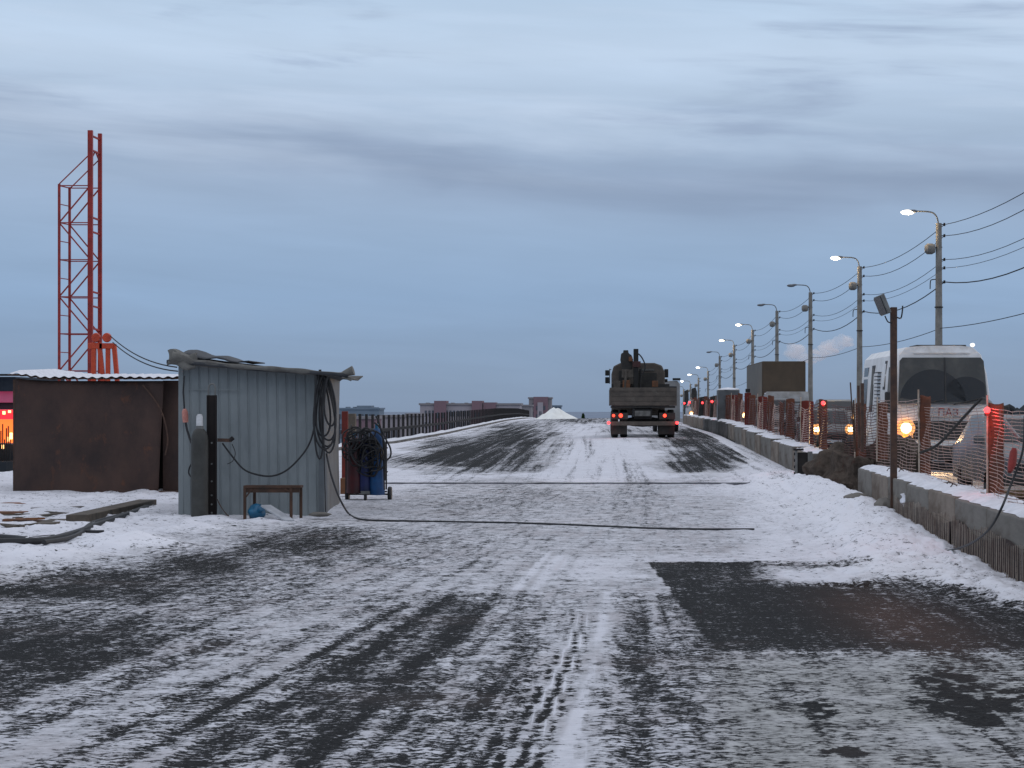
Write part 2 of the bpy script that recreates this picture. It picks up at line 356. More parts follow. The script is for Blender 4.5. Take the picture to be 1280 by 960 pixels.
COVX = np.arange(0, 1281, 80.0)
COV = {
 960: [6, 6, 5, 4, 5, 4, 4, 5, 6, 8, 5, 5, 7, 7, 7, 7, 6],
 920: [7, 7, 5, 4, 4, 3, 4, 5, 6, 8, 5, 5, 7, 6, 7, 7, 6],
 880: [4, 6, 6, 5, 4, 3, 3, 4, 6, 8, 4, 5, 6, 6, 7, 4, 5],
 840: [2, 3, 5, 6, 6, 3, 2, 4, 5, 8, 4, 5, 6, 7, 6, 6, 5],
 818: [1, 1, 3, 6, 6, 4, 2, 3, 5, 8, 4, 5, 6, 6, 6, 5, 4],
 808: [1, 1, 3, 5, 6, 5, 2, 3, 5, 8, 4, 1, 1, 1, 1, 1, 1],
 780: [3, 3, 3, 4, 7, 6, 4, 2, 5, 8, 5, 1, 0, 0, 1, 1, 1],
 760: [5, 5, 5, 6, 7, 6, 4, 3, 5, 8, 5, 1, 0, 0, 1, 1, 3],
 744: [1, 1, 3, 4, 5, 6, 6, 4, 5, 8, 5, 1, 0, 0, 2, 4, 8],
 738: [1, 1, 2, 4, 5, 6, 7, 8, 8, 8, 8, 1, 0, 0, 2, 5, 9],
 722: [8, 3, 1, 3, 5, 6, 7, 7, 8, 9, 9, 1, 5, 6, 6, 8, 9],
 706: [9, 8, 6, 1, 5, 5, 6, 6, 8, 9, 8, 1, 3, 4, 8, 9, 9],
 702: [9, 9, 7, 2, 4, 5, 6, 6, 8, 9, 9, 9, 9, 9, 9, 9, 9],
 690: [9, 9, 9, 3, 3, 4, 6, 6, 7, 8, 8, 8, 9, 9, 9, 9, 9],
 678: [9, 9, 9, 8, 2, 2, 5, 6, 7, 8, 8, 8, 9, 9, 9, 9, 9],
 665: [9, 9, 9, 9, 7, 3, 6, 7, 7, 8, 8, 8, 9, 9, 9, 9, 9],
 650: [9, 9, 9, 9, 9, 9, 8, 7, 7, 8, 7, 8, 9, 9, 9, 9, 9],
 630: [9, 9, 9, 9, 9, 9, 8, 6, 6, 7, 7, 8, 9, 9, 9, 9, 9],
 610: [9, 9, 9, 9, 9, 9, 9, 8, 6, 8, 7, 9, 9, 9, 9, 9, 9],
 595: [9, 9, 9, 9, 9, 9, 9, 8, 8, 9, 8, 7, 9, 9, 9, 9, 9],
 583: [9, 9, 9, 9, 9, 9, 7, 3, 3, 8, 7, 1, 8, 9, 9, 9, 9],
 572: [9, 9, 9, 9, 9, 9, 5, 1, 3, 7, 7, 2, 6, 9, 9, 9, 9],
 560: [9, 9, 9, 9, 9, 9, 9, 2, 3, 7, 8, 2, 6, 8, 9, 9, 9],
 550: [9, 9, 9, 9, 9, 9, 9, 4, 1, 7, 7, 1, 6, 8, 8, 8, 8],
 540: [9, 9, 9, 9, 9, 9, 9, 9, 2, 7, 6, 2, 6, 6, 6, 6, 6],
 531: [9, 9, 9, 9, 9, 9, 9, 9, 4, 7, 6, 5, 6, 6, 6, 6, 6],
 526: [9, 9, 9, 9, 9, 9, 9, 9, 7, 3, 6, 6, 6, 6, 6, 6, 6],
 520: [9, 9, 9, 9, 9, 9, 9, 9, 8, 4, 5, 6, 6, 6, 6, 6, 6]}
_rows = sorted(COV); _C = np.array([COV[r] for r in _rows]) / 9.0
def cov_at(px, py):
    px = np.clip(px, 0, 1279.9); py = np.clip(py, 520, 959.9)
    ry = np.interp(py, _rows, np.arange(len(_rows))); i = np.clip(ry.astype(int), 0, len(_rows) - 2); f = ry - i
    rx = px / 80; j = np.clip(rx.astype(int), 0, 15); g = rx - j; g = g * g * (3 - 2 * g)
    return (_C[i, j] * (1 - g) + _C[i, j + 1] * g) * (1 - f) + (_C[i + 1, j] * (1 - g) + _C[i + 1, j + 1] * g) * f

def build_road():
    xs = np.unique(np.round(np.concatenate([np.arange(-13.5, -9, .3), np.arange(-9, -3.6, .09), np.arange(-3.6, 2.6, .035), np.arange(2.6, 6.9, .06)]), 4))
    ys = [5.0]
    while ys[-1] < 340:
        y = ys[-1]; ys.append(y + (.05 if y < 20 else .05 + (y - 20) * .006))
    ys = np.array(ys); nx, ny = len(xs), len(ys)
    Xg, Yg = np.meshgrid(xs, ys)
    # the deck narrows to the kerb beyond the sheds and to the block row on the right
    bx = block_x(Yg)
    left = np.interp(Yg, [0, 52, 60, 340], [-13.5, -13.5, -9.0, -9.9])
    Xg = np.where(Xg < -8.7, -8.7 + (Xg + 8.7) * (left + 8.7) / (-13.5 + 8.7), Xg)
    Xg = np.where(Xg > 3.0, 3.0 + (Xg - 3.0) * (bx + .25 - 3.0) / (xs[-1] - 3.0), Xg)
    Z = zroad(Xg, Yg)
    px = 750 + F * Xg / Yg; py = 510 + F * (1.6 - Z) / Yg
    # wobble the lookup so the mask has no straight lattice edges
    wpx = px + (fbm(Xg * 1.3, Yg * .35, 3) - .5) * 60; wpy = py + (fbm(Xg * .9 + 40, Yg * .5, 3) - .5) * np.minimum(18, 2 + 900 / Yg)
    c = cov_at(wpx, wpy)
    # sharp transverse seams of the paving: snow held above them, scraped below
    c_s = cov_at(wpx, py)
    near_seam = (np.abs(Yg - 19.5) < .6) | (np.abs(Yg - 23.2) < .9) | (np.abs(Yg - 14.9) < .3)
    c = np.where(near_seam, c_s, c)
    seam = np.exp(-((Yg - 19.45 - .02 * np.sin(Xg * 3)) / .035) ** 2) * (Xg > -1.5) * (Xg < .8)
    seam2 = np.exp(-((Yg - 23.1 - .02 * Xg) / .05) ** 2) * (Xg > .5) * (Xg < 3.1)
    c = c - .6 * seam * (fbm(Xg * 8, Yg * 8, 2) > .42) - .8 * seam2
    # diagonal edge of the scraped dark patch
    e = (px - (810 + (py - 703) * .78)); inside = (py > 703) & (py < 812)
    c = np.where(inside & (e < 0) & (px > 745), np.maximum(c, .5 + .4 * (py < 742)), c)
    c = np.where(inside & (e > 0) & (px < 940), np.minimum(c, .12), c)
    wp = ((wpx - 1020) / 85) ** 4 + ((py + (fbm(Xg * 5, Yg * 3, 3) - .5) * 14 - 721 - (px - 1020) * .02) / 9.5) ** 4
    c = np.where(py > 700, c * (1 - np.exp(-wp)) + 1.05 * np.exp(-wp), c)
    farw = sstep(Yg, 38, 60); c = c * (1 - farw) + farw * np.clip((c - .48) * 1.7 + .52, -.25, 1.15)
    # fan coordinate following the wheel paths
    k = 58.0 / np.maximum(71 - Yg, 26); U = 1.5 + (Xg - 1.5) * k
    # individual wheel tracks (dark scraped lines / white compacted lines) in the near field
    tr = np.zeros_like(c)
    def track(x13, w, amp, y0=3, y1=60, tread=0, per=.28):
        nonlocal tr
        u0 = 1.5 + (x13 - 1.5)
        g = np.exp(-((U - u0 + .04 * np.sin(Yg * .35 + x13)) / w) ** 4) * sstep(Yg, y0 - 2, y0 + 2) * (1 - sstep(Yg, y1 - (6 if y1 > 30 or y1 != 19.5 else .1), y1 + (3 if y1 != 19.5 else .1)))
        if tread: g = g * (.35 + .65 * (np.sin(Yg * 2 * math.pi / per + 3 * np.sin(U * 40)) > -.2))
        tr = tr + amp * g * (.6 + .8 * fbm(U * 3 + x13 * 7, Yg * .6, 3))
    for a in [(-.62, .05, -.35), (-.44, .03, -.7, 3, 20, 1), (-.36, .017, -1.3, 3, 20, 1), (-.32, .02, .4, 3, 20), (-.275, .02, -1.6, 3, 19, 1), (-.24, .016, .4, 3, 19), (-.205, .017, -1.2, 3, 17, 1), (-.07, .075, .38, 2, 19.5), (-.05, .012, -.7, 3, 17, 1),
              (-.52, .02, -.6, 3, 19, 1), (.2, .07, -.2), (.33, .04, .35, 15, 19.5, 1), (.42, .025, -.3, 15, 20), (.47, .02, .3, 14.5, 20, 1), (-1.05, .06, .25), (-1.2, .09, -.35), (-1.45, .08, .15), (-1.62, .06, -.3),
              (-1.8, .05, .22), (-1.92, .035, -.45), (-2.05, .07, .25), (-2.2, .04, -.25), (-2.45, .12, .2), (-2.7, .07, -.3), (-2.95, .09, .15), (-3.2, .12, -.25), (-.85, .06, .2), (.75, .03, -.2, 20, 60),
              (1.2, .03, .18, 20, 44), (1.32, .025, -.15, 20, 44), (.9, .04, .2, 9, 14), (1.05, .03, -.2, 9, 14), (1.6, .03, .8, 3, 14), (1.25, .022, .5, 3, 14), (2.05, .03, .6, 3, 13.6), (1.85, .02, -.5, 3, 14, 1), (-.6, .05, -.25, 24, 60), (-.35, .04, -.3, 24, 60), (.35, .03, -.3, 22, 60, 1, .3), (.2, .03, -.22, 22, 60, 1, .3)]:
        track(*a)
    c = c + tr * np.where(c > .95, .3, .75) * (.35 + 1.1 * fbm(Xg * 1.7, Yg * .9, 3)) * (1 - .8 * sstep(Yg + 6 * fbm(Xg * 2, Yg * .5 + 5, 2), 15, 30))
    # snow banks: height
    d = bx - Xg
    A = np.interp(Yg, [5, 19, 24, 31, 40, 45, 52, 140], [.03, .05, .10, .24, .26, .17, .06, .05])
    bank = A * np.exp(-((d - .30) / .55) ** 2) * np.where(d < 0, .5, 1)
    lump = (fbm(Xg * 2.2, Yg * 1.6, 4) - .45) * 1.0
    snowzone = sstep(3.0 - d, .5, 1.6) * (Yg < 48) * sstep(Yg, 14, 19)
    bank = bank * np.where(Yg < 27, sstep(c, .25, .6), 1); snowzone = snowzone * np.where(Yg < 27, sstep(c, .3, .6), 1)
    bank = bank + snowzone * (.11 * lump + .10 * (fbm(Xg * 7, Yg * 4, 4) - .5))
    ridge = .10 * np.exp(-(((d - 1.15) + .25 * np.sin(Yg * .3)) / .3) ** 2) * snowzone * fbm(Xg, Yg * .4 + 9, 3)
    bank = bank + ridge
    lz = sstep(-Xg, np.interp(Yg, [0, 22, 27, 33, 40, 60], [4.0, 4.4, 4.6, 3.2, 4.2, 9]), np.interp(Yg, [0, 22, 27, 33, 40, 60], [6.0, 6, 6, 4.8, 6.2, 11])) * (Yg > 18) * (Yg < 58)
    bank = bank + lz * (.02 + .10 * lump + .10 * (fbm(Xg * 8, Yg * 5, 4) - .5))
    bank = bank + .13 * np.exp(-((Xg + 5.35) / .55) ** 2 - ((Yg - 25.6) / .7) ** 2) * (.5 + fbm(Xg * 7, Yg * 5, 3))
    bank = bank + .10 * np.exp(-((Xg + 6.1) / .5) ** 2 - ((Yg - 23.8) / .6) ** 2) * (.5 + fbm(Xg * 7, Yg * 5, 3))
    # snow along the left kerb
    bank = bank + .05 * np.exp(-((Xg + 8.3) / .5) ** 2) * (Yg > 60)
    relief = .012 * (c > .5) * fbm(Xg * 12, Yg * 9, 3)
    Z = Z + bank + relief
    c = np.where(bank > .05, np.maximum(c, .95), c)
    # grey ice sheet, lower right
    grey = sstep(px, 840, 930) * sstep(py, 806, 830) * (.6 + .6 * fbm(Xg * 2, Yg * 1.2, 3))
    for cx, cy, rx, ry in ((1025, 888, 26, 12), (1215, 880, 75, 22), (1180, 850, 40, 12), (1230, 905, 20, 5), (1060, 942, 34, 7)):
        q = ((px - cx) / rx) ** 2 + ((py - cy) / ry) ** 2
        c = c - .95 * np.exp(-q * q) * (fbm(Xg * 14, Yg * 7, 3) > .42 + .1 * q)
    me = bpy.data.meshes.new('road')
    V = np.stack([Xg, Yg, Z], -1).reshape(-1, 3)
    idx = np.arange(nx * ny).reshape(ny, nx)
    Fq = np.stack([idx[:-1, :-1], idx[:-1, 1:], idx[1:, 1:], idx[1:, :-1]], -1).reshape(-1, 4)
    me.vertices.add(len(V)); me.vertices.foreach_set('co', V.ravel())
    me.loops.add(Fq.size); me.loops.foreach_set('vertex_index', Fq.ravel().astype(np.int32))
    me.polygons.add(len(Fq)); me.polygons.foreach_set('loop_start', np.arange(0, Fq.size, 4, dtype=np.int32))
    me.polygons.foreach_set('loop_total', np.full(len(Fq), 4, dtype=np.int32)); me.update(); me.validate()
    for nm, arr in (('snow_cover', c), ('grey_ice', grey), ('wheel_u', U), ('clean', np.clip(bank * 12, 0, 1))):
        a = me.attributes.new(nm, 'FLOAT', 'POINT'); a.data.foreach_set('value', arr.ravel().astype(np.float32))
    me.shade_smooth()
    o = bpy.data.objects.new('road', me); col.objects.link(o)
    # material
    m = bpy.data.materials.new('snowy_asphalt'); m.use_nodes = True; t = m.node_tree; b = t.nodes['Principled BSDF']; me.materials.append(m)
    def nd(ty, **k):
        n = t.nodes.new(ty)
        for a_, b_ in k.items(): setattr(n, a_, b_)
        return n
    def mt(op, a_, b_=None, clamp=False):
        n = nd('ShaderNodeMath', operation=op); n.use_clamp = clamp
        for i, v in enumerate((a_, b_)):
            if v is None: continue
            if isinstance(v, (int, float)): n.inputs[i].default_value = v
            else: t.links.new(v, n.inputs[i])
        return n.outputs[0]
    def attr(nm): n = nd('ShaderNodeAttribute'); n.attribute_name = nm; return n.outputs['Fac']
    def noise(vec, scale, det=5, rough=.6, dist=0):
        n = nd('ShaderNodeTexNoise'); n.inputs['Scale'].default_value = scale; n.inputs['Detail'].default_value = det
        n.inputs['Roughness'].default_value = rough; n.inputs['Distortion'].default_value = dist
        t.links.new(vec, n.inputs['Vector']); return n.outputs['Fac']
    def sm(v, a_, b_):
        n = nd('ShaderNodeMapRange', interpolation_type='SMOOTHSTEP'); n.inputs['From Min'].default_value = a_; n.inputs['From Max'].default_value = b_
        t.links.new(v, n.inputs['Value']); return n.outputs[0]
    def mix(f, a_, b_):
        n = nd('ShaderNodeMix', data_type='RGBA'); t.links.new(f, n.inputs['Factor'])
        for s_, v in (('A', a_), ('B', b_)):
            if isinstance(v, tuple): n.inputs[s_].default_value = (*v, 1)
            else: t.links.new(v, n.inputs[s_])
        return n.outputs['Result']
    tcn = nd('ShaderNodeTexCoord'); ob = tcn.outputs['Object']
    sp = nd('ShaderNodeSeparateXYZ'); t.links.new(ob, sp.inputs[0])
    cb = nd('ShaderNodeCombineXYZ'); t.links.new(attr('wheel_u'), cb.inputs[0]); t.links.new(mt('MULTIPLY', sp.outputs[1], .07), cb.inputs[1])
    cb2 = nd('ShaderNodeCombineXYZ'); t.links.new(attr('wheel_u'), cb2.inputs[0]); t.links.new(mt('MULTIPLY', sp.outputs[1], .3), cb2.inputs[1])
    mpf = nd('ShaderNodeMapping'); mpf.inputs['Scale'].default_value = (.8, 1.1, 1); t.links.new(ob, mpf.inputs[0]); n_fine = noise(mpf.outputs[0], 19, 8, .72); n_mid = noise(ob, 3.6, 6, .66, .3); n_str = noise(cb.outputs[0], 6.5, 6, .68); n_str2 = noise(cb2.outputs[0], 11, 6, .7)
    cb3 = nd('ShaderNodeCombineXYZ'); t.links.new(attr('wheel_u'), cb3.inputs[0]); t.links.new(mt('MULTIPLY', sp.outputs[1], .022), cb3.inputs[1]); cb3.inputs[2].default_value = 4.0
    n_far = noise(cb3.outputs[0], 1.5, 5, .6, .4); farw = sm(sp.outputs[1], 30, 60)
    n_big = noise(ob, .55, 4); n_grit = noise(ob, 30, 6, .85)
    cov = attr('snow_cover')
    h = mt('ADD', mt('ADD', mt('MULTIPLY', cov, .84), .06), mt('MULTIPLY', mt('SUBTRACT', n_fine, .5), 2.6))
    h = mt('ADD', h, mt('MULTIPLY', mt('SUBTRACT', n_mid, .5), 1.0))
    h = mt('ADD', h, mt('MULTIPLY', mt('SUBTRACT', n_str, .5), 1.1))
    h = mt('ADD', h, mt('MULTIPLY', mt('SUBTRACT', n_str2, .5), .8))
    n_flk = noise(mpf.outputs[0], 42, 4, .7); n_rag = noise(mpf.outputs[0], 8.5, 5, .7, .5)
    h = mt('ADD', h, mt('MULTIPLY', mt('SUBTRACT', n_flk, .5), 1.3))
    h = mt('ADD', h, mt('MULTIPLY', mt('MULTIPLY', sm(n_flk, .60, .68), sm(n_rag, .42, .60)), .42))
    h = mt('ADD', h, mt('MULTIPLY', mt('SUBTRACT', n_rag, .5), .6))
    h = mt('ADD', h, mt('MULTIPLY', mt('MULTIPLY', mt('SUBTRACT', n_far, .5), 2.4), farw))
    snow = sm(h, .46, .57)
    film = sm(h, .05, .62)        # thin rime over the asphalt
    asph = mix(sm(n_grit, .36, .68), (.005, .005, .0055), (.036, .035, .034))
    asph = mix(sm(n_big, .55, .7), asph, (.04, .034, .032))
    asph = mix(mt('MULTIPLY', film, .08), asph, (.30, .31, .33))
    clean = attr('clean')
    packed = mix(sm(mt('ADD', mt('MULTIPLY', n_mid, .5), mt('MULTIPLY', n_fine, .5)), .36, .62), (.33, .33, .345), (.70, .70, .735))
    dirty = sm(mt('ADD', mt('MULTIPLY', n_str, .6), mt('MULTIPLY', n_big, .5)), .50, .72)
    packed = mix(mt('MULTIPLY', dirty, .5), packed, (.40, .365, .37))
    packed = mix(mt('MULTIPLY', clean, .85), packed, (.88, .87, .90))
    packed = mix(mt('MULTIPLY', sm(cov, .9, 1.02), .6), packed, (.80, .80, .85))
    snowcol = mix(attr('grey_ice'), packed, mix(sm(mt('ADD', mt('MULTIPLY', n_mid, .4), mt('MULTIPLY', n_fine, .6)), .38, .62), (.15, .15, .147), (.50, .50, .49)))
    # reddish grit on the bare patch
    dx = mt('SUBTRACT', sp.outputs[0], 2.25); dy = mt('SUBTRACT', sp.outputs[1], 17.0)
    g = mt('POWER', 2.718, mt('MULTIPLY', mt('ADD', mt('MULTIPLY', dx, mt('MULTIPLY', dx, 5.0)), mt('MULTIPLY', dy, mt('MULTIPLY', dy, .12))), -1.0))
    asph = mix(mt('MULTIPLY', g, mt('MULTIPLY', n_mid, .8), True), asph, (.13, .07, .05))
    final = mix(snow, asph, snowcol)
    t.links.new(final, b.inputs['Base Color'])
    rr = nd('ShaderNodeMapRange'); rr.inputs['To Min'].default_value = .75; rr.inputs['To Max'].default_value = .95; t.links.new(snow, rr.inputs['Value']); t.links.new(rr.outputs[0], b.inputs['Roughness'])
    b.inputs['Specular IOR Level'].default_value = .05
    hgt = mt('ADD', mt('MULTIPLY', snow, .5), mt('ADD', mt('MULTIPLY', n_fine, .7), mt('MULTIPLY', n_grit, .15)))
    bp = nd('ShaderNodeBump'); bp.inputs['Strength'].default_value = .8; bp.inputs['Distance'].default_value = .035
    t.links.new(hgt, bp.inputs['Height']); t.links.new(bp.outputs[0], b.inputs['Normal'])
    tag(o, kind='structure')
build_road()

def ztop(x, y):  # ground for placing objects
    return float(zroad(x, y))

# lower city ground, far out
mb = MB(); mb.add([(-6000, -200, -14), (6000, -200, -14), (6000, 9000, -14), (-6000, 9000, -14)], [(0, 1, 2, 3)])
tag(mb.obj('ground', 'ground_snow', smooth=False), kind='structure')
# bridge deck body under the road
mb = MB(); ys = list(range(-4, 340, 8))
prof = []
for y in ys:
    l = float(np.interp(y, [0, 52, 60, 340], [-13.5, -13.5, -9.0, -9.9])) - .35
    prof.append([(l, y, float(zroad(-9, y)) - .07), (16.5, y, float(zroad(-9, y)) - .6), (16.5, y, float(zc(y)) - 2.2), (l, y, float(zc(y)) - 2.2)])
vs = [p for r in prof for p in r]; fs = []
for i in range(len(prof) - 1):
    for j in range(4): fs.append((i * 4 + j, i * 4 + (j + 1) % 4, (i + 1) * 4 + (j + 1) % 4, (i + 1) * 4 + j))
fs += [(0, 1, 2, 3), tuple(len(vs) - 4 + j for j in (3, 2, 1, 0))]
mb.add([(x, y, z - .35 if k % 4 < 1 else z) for k, (x, y, z) in enumerate(vs)], fs)
tag(mb.obj('bridge_deck', 'concrete', smooth=False), kind='structure')
# opposite carriageway beyond the block row
mb = MB()
def fo(u, v):
    y = 8 + v * 330; x0 = float(block_x(y)) + .2
    return (x0 + (16 - x0) * u, y, float(zc(y)) - .02)
mb.sheet(fo, 8, 90); tag(mb.obj('opposite_roadway', 'asphalt_old'), kind='structure')
# left verge kerb along the guardrail
mb = MB(); pr = [(-.16, -.3), (-.16, .17), (.02, .17), (.12, .13), (.12, -.3)]
ys = [58 + i * 3 for i in range(90)]; vs = []
for y in ys:
    x = float(np.interp(y, [58, 95, 270, 330], [-8.85, -8.8, -9.15, -9.4])); z = float(zroad(x, y))
    vs += [(x + a, y, z + b) for a, b in pr]
fs = []
for i in range(len(ys) - 1):
    for j in range(4): fs.append((i * 5 + j, i * 5 + j + 1, (i + 1) * 5 + j + 1, (i + 1) * 5 + j))
fs.append((0, 1, 2, 3, 4))
mb.add(vs, fs); tag(mb.obj('kerb', 'concrete', smooth=False), kind='structure')
mb = MB(); vs = []
for y in ys:
    x = float(np.interp(y, [58, 95, 270, 330], [-8.85, -8.8, -9.15, -9.4])); z = float(zroad(x, y)) + .172
    h = .05 + .03 * math.sin(y * 1.3) + .02 * math.sin(y * .41)
    vs += [(x - .35, y, z), (x - .1, y, z + h), (x + .03, y, z + h * .7), (x + .10, y, z - .03)]
fs = [(i * 4 + j, i * 4 + j + 1, (i + 1) * 4 + j + 1, (i + 1) * 4 + j) for i in range(len(ys) - 1) for j in range(3)]
mb.add(vs, fs); tag(mb.obj('kerb_snow', 'snow'), kind='stuff', label='snow lying along the top of the left kerb', cat='snow')
# steel expansion joint across the road
mb = MB(); n = 40
vs = []
for i in range(n + 1):
    x = -4.3 + 8.4 * i / n; z = ztop(x, 44.5) + .01; o = .012 * math.sin(i * 2.1)
    vs += [(x, 44.5 + o, z - .03), (x, 44.5 + o, z + .022 + .008 * math.sin(i * 1.3)), (x, 44.62 + o, z + .024), (x, 44.7 + o, z - .03)]
fs = [(i * 4 + j, i * 4 + j + 1, (i + 1) * 4 + j + 1, (i + 1) * 4 + j) for i in range(n) for j in range(3)]
mb.add(vs, fs); tag(mb.obj('expansion_joint', 'pave_grey'), kind='structure')

# ------------------------------------------------------------------ concrete block rows
def make_block(name, label, group, L_=2.38, cap=True, seed=0, m_='concrete'):
    t = thing(name, label, 'concrete block', group=group)
    mb = MB(); h = .60
    mb.box(0, .6, 0, L_, 0, h)
    mb.obj('block_body', m_, t, bevel=.018)
    if cap:
        rnd = random.Random(seed)
        mb = MB(); nu, nv = 9, 26
        def fc(u, v):
            e = min(u, 1 - u, v * 4, (1 - v) * 4)
            z = .60 + .004 + .05 * min(1, max(0, e * 5)) * (.55 + .9 * vnoise(np.array([u * 4 + seed * 3.1]), np.array([v * 9 + seed]))[0])
            if vnoise(np.array([u * 3 + seed * 7.7]), np.array([v * 5 + seed * 2.3]))[0] < .28: z -= .035
            wob = .03 * math.sin(v * 17 + seed)
            return (.035 + wob * .6 + u * (.53), .03 + v * (L_ - .06), z)
        mb.sheet(fc, nu, nv); mb.obj('snow_cap', 'snow', t)
    return t
NEAR_H = []
bvar = [make_block('concrete_block', 'x', 'x', seed=s, m_=mm) for s, mm in ((1, 'concrete'), (2, 'concrete'), (3, 'concrete_tan'), (4, 'concrete_dark'), (5, 'concrete_tan'))]
first_used = [False] * 5
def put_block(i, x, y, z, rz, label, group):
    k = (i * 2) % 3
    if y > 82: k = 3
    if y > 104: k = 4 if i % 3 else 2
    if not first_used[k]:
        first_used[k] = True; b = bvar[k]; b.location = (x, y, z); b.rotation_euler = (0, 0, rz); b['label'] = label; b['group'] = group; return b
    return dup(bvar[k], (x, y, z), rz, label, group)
# near row, seven blocks from d=36.5 towards the camera
y = 36.5 - 2.4; i = 0
near_words = ['farthest', 'second farthest', 'third farthest', 'fourth farthest', 'fifth farthest', 'sixth farthest', 'seventh farthest', 'nearest']
while y > 16.2:
    x0 = float(block_x(y)); x1 = float(block_x(y + 2.4)); rz = -math.atan2(x1 - x0, 2.4)
    put_block(i, x0, y, 0.02 + .012 * math.sin(i * 3.7), rz, f'{near_words[i]} snow capped concrete block of the near barrier row below the bus', 'concrete blocks of the near barrier row')
    y -= 2.41; i += 1
# far row
y = 45.6; i = 0
while y < 141:
    x0 = float(block_x(y)); x1 = float(block_x(y + 2.4)); rz = -math.atan2(x1 - x0, 2.4)
    lab = 'grey concrete block of the long barrier row running up to the truck'
    if i == 0: lab = 'grey concrete block at the near end of the long barrier row, behind the steel bracket'
    elif i == 1: lab = 'grey concrete block second from the near end of the long barrier row'
    elif i == 2: lab = 'grey concrete block third from the near end of the long barrier row'
    put_block(i, x0 + .012 * math.sin(i * 2.3), y, float(zc(y + 1)) - .03 + .018 * math.sin(i * 4.1), rz + .006 * math.sin(i * 1.7), lab, 'concrete blocks of the long barrier row' if i > 2 else 'concrete blocks of the long barrier row near end')
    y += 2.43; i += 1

# brown wire mesh leaning on the near blocks' road face
def wire_mesh(y0, y1, label):
    t = thing('wire_mesh', label, 'wire mesh', group='wire mesh sheets on the near blocks')
    mv = MB(); mh = MB(); y = y0; k = 0
    while y < y1:
        x = float(block_x(y)) - .035; zt = .40 + .03 * math.sin(y * 2.1) + random.uniform(-.02, .02)
        mv.bar((x + random.uniform(-.006, .006), y, -.02), (x, y + random.uniform(-.006, .006), zt), .007); y += .125; k += 1
    mv.obj('vertical_wires', 'wire_pale', t, smooth=False)
    for z in np.arange(.03, .40, .055):
        pts = [(float(block_x(yy)) - .03, yy, z + .01 * math.sin(yy * 4)) for yy in np.arange(y0, y1 + .01, .3)]
        mh.tube(pts, .004, 4)
    mh.obj('horizontal_wires', 'mesh_brown', t)
    mb = MB()
    def fs_(u, v):
        yy = y0 + (y1 - y0) * u; return (float(block_x(yy)) - .012 + .006 * math.sin(yy * 9 + v * 5), yy, -.02 + v * (.36 + .05 * math.sin(yy * 1.9)))
    mb.sheet(fs_, 40, 6); mb.obj('backing_cloth', 'mesh_brown', t)
wire_mesh(17, 24.5, 'rusty wire mesh against the nearest blocks, below the black cable')
wire_mesh(24.7, 30.4, 'rusty wire mesh against the blocks right of the snow clump')

# ------------------------------------------------------------------ orange safety netting on the blocks
def net_fence(p0, p1, z0, z1, strands, seg, mat_='net', r=.006, label='', group='', sag=.03, seed=0, strip=.15, smat='net_strip', rod=True, slack=None):
    # p0 = far post, p1 = near post (x,y); local frame at p1
    rnd = random.Random(seed)
    t = thing('safety_net', label, 'safety net', (p1[0], p1[1], 0), group=group)
    d = Vector((p0[0] - p1[0], p0[1] - p1[1])); ln = d.length; d /= ln; nn = Vector((-d.y, d.x))
    mb = MB()
    for k in range(strands):
        f = k / (strands - 1); pts = []
        za = z0 + (z1 - z0) * f; ph = rnd.uniform(0, 6)
        for s in range(seg + 1):
            u = s / seg; sg = -sag * 4 * u * (1 - u) * (.3 + f)
            z = za + sg + .010 * math.sin(u * 9 + f * 7 + seed) + .004 * math.sin(u * 31 + ph)
            w = .04 * math.sin(u * 6 + f * 3 + seed) + .02 * math.sin(u * 17 + f * 9)
            pts.append((d.x * u * ln + nn.x * w, d.y * u * ln + nn.y * w, z))
        mb.tube(pts, r, 4, caps=False)
    nvt = max(2, int(ln / .55))
    for k in range(1, nvt):
        u = k / nvt; pts = []
        for s in range(7):
            f = s / 6; sg = -sag * 4 * u * (1 - u) * (.3 + f); w = .04 * math.sin(u * 6 + f * 3 + seed) + .02 * math.sin(u * 17 + f * 9)
            uu = u + .012 * math.sin(f * 5 + k)
            pts.append((d.x * uu * ln + nn.x * w, d.y * uu * ln + nn.y * w, z0 + (z1 - z0) * f + sg))
        mb.tube(pts, r * .6, 3, caps=False)
    mb.obj('netting', mat_, t)
    if strip:
        mb = MB()
        def fs_(u, v):
            return (u * strip + .006 * math.sin(v * 22), .012 * math.sin(u * 6 + v * 8), z0 - .02 + v * (z1 - z0 + .05) + .012 * math.sin(u * 5 + seed))
        mb.sheet(fs_, 6, 26); mb.obj('folded_net', smat, t, solid=.012)
    if rod:
        mb = MB(); mb.tube([(-.01, 0, z0 - .04), (-.012 + rnd.uniform(-.02, .02), 0, z1 + .12)], .012, 6); mb.obj('rod', 'rod', t)
    return t
def npos(y, off=.42): return (float(block_x(y)) + off, y)
net_fence((4.62, 37.2), (4.50, 31.5), .63, 1.74, 24, 26, label='orange net panel behind the brown lamp post, in front of the bus side', group='netting near', seed=1, r=.0045)
net_fence((4.52, 31.4), (4.22, 24.35), .63, 1.62, 26, 34, label='orange net panel in front of the bus grille between two steel rods', group='netting near', seed=2, r=.0045, sag=.02, strip=.17)
net_fence((4.22, 24.3), (3.98, 18.2), .63, 1.60, 26, 34, label='orange net panel at the right edge beside the black cable', group='netting near', seed=3, r=.0045, rod=True)
net_fence((4.70, 41.2), (4.62, 37.3), .75, 1.66, 20, 18, label='orange net panel sagging over the burlap heap left of the bus', group='netting near', seed=5, r=.006, mat_='net_far', strip=.17)
net_fence((4.74, 45.4), (4.72, 41.4), .72, 1.66, 20, 18, label='orange net panel between the long block row and the burlap heap', group='netting near', seed=6, r=.007, mat_='net_far', strip=.2)
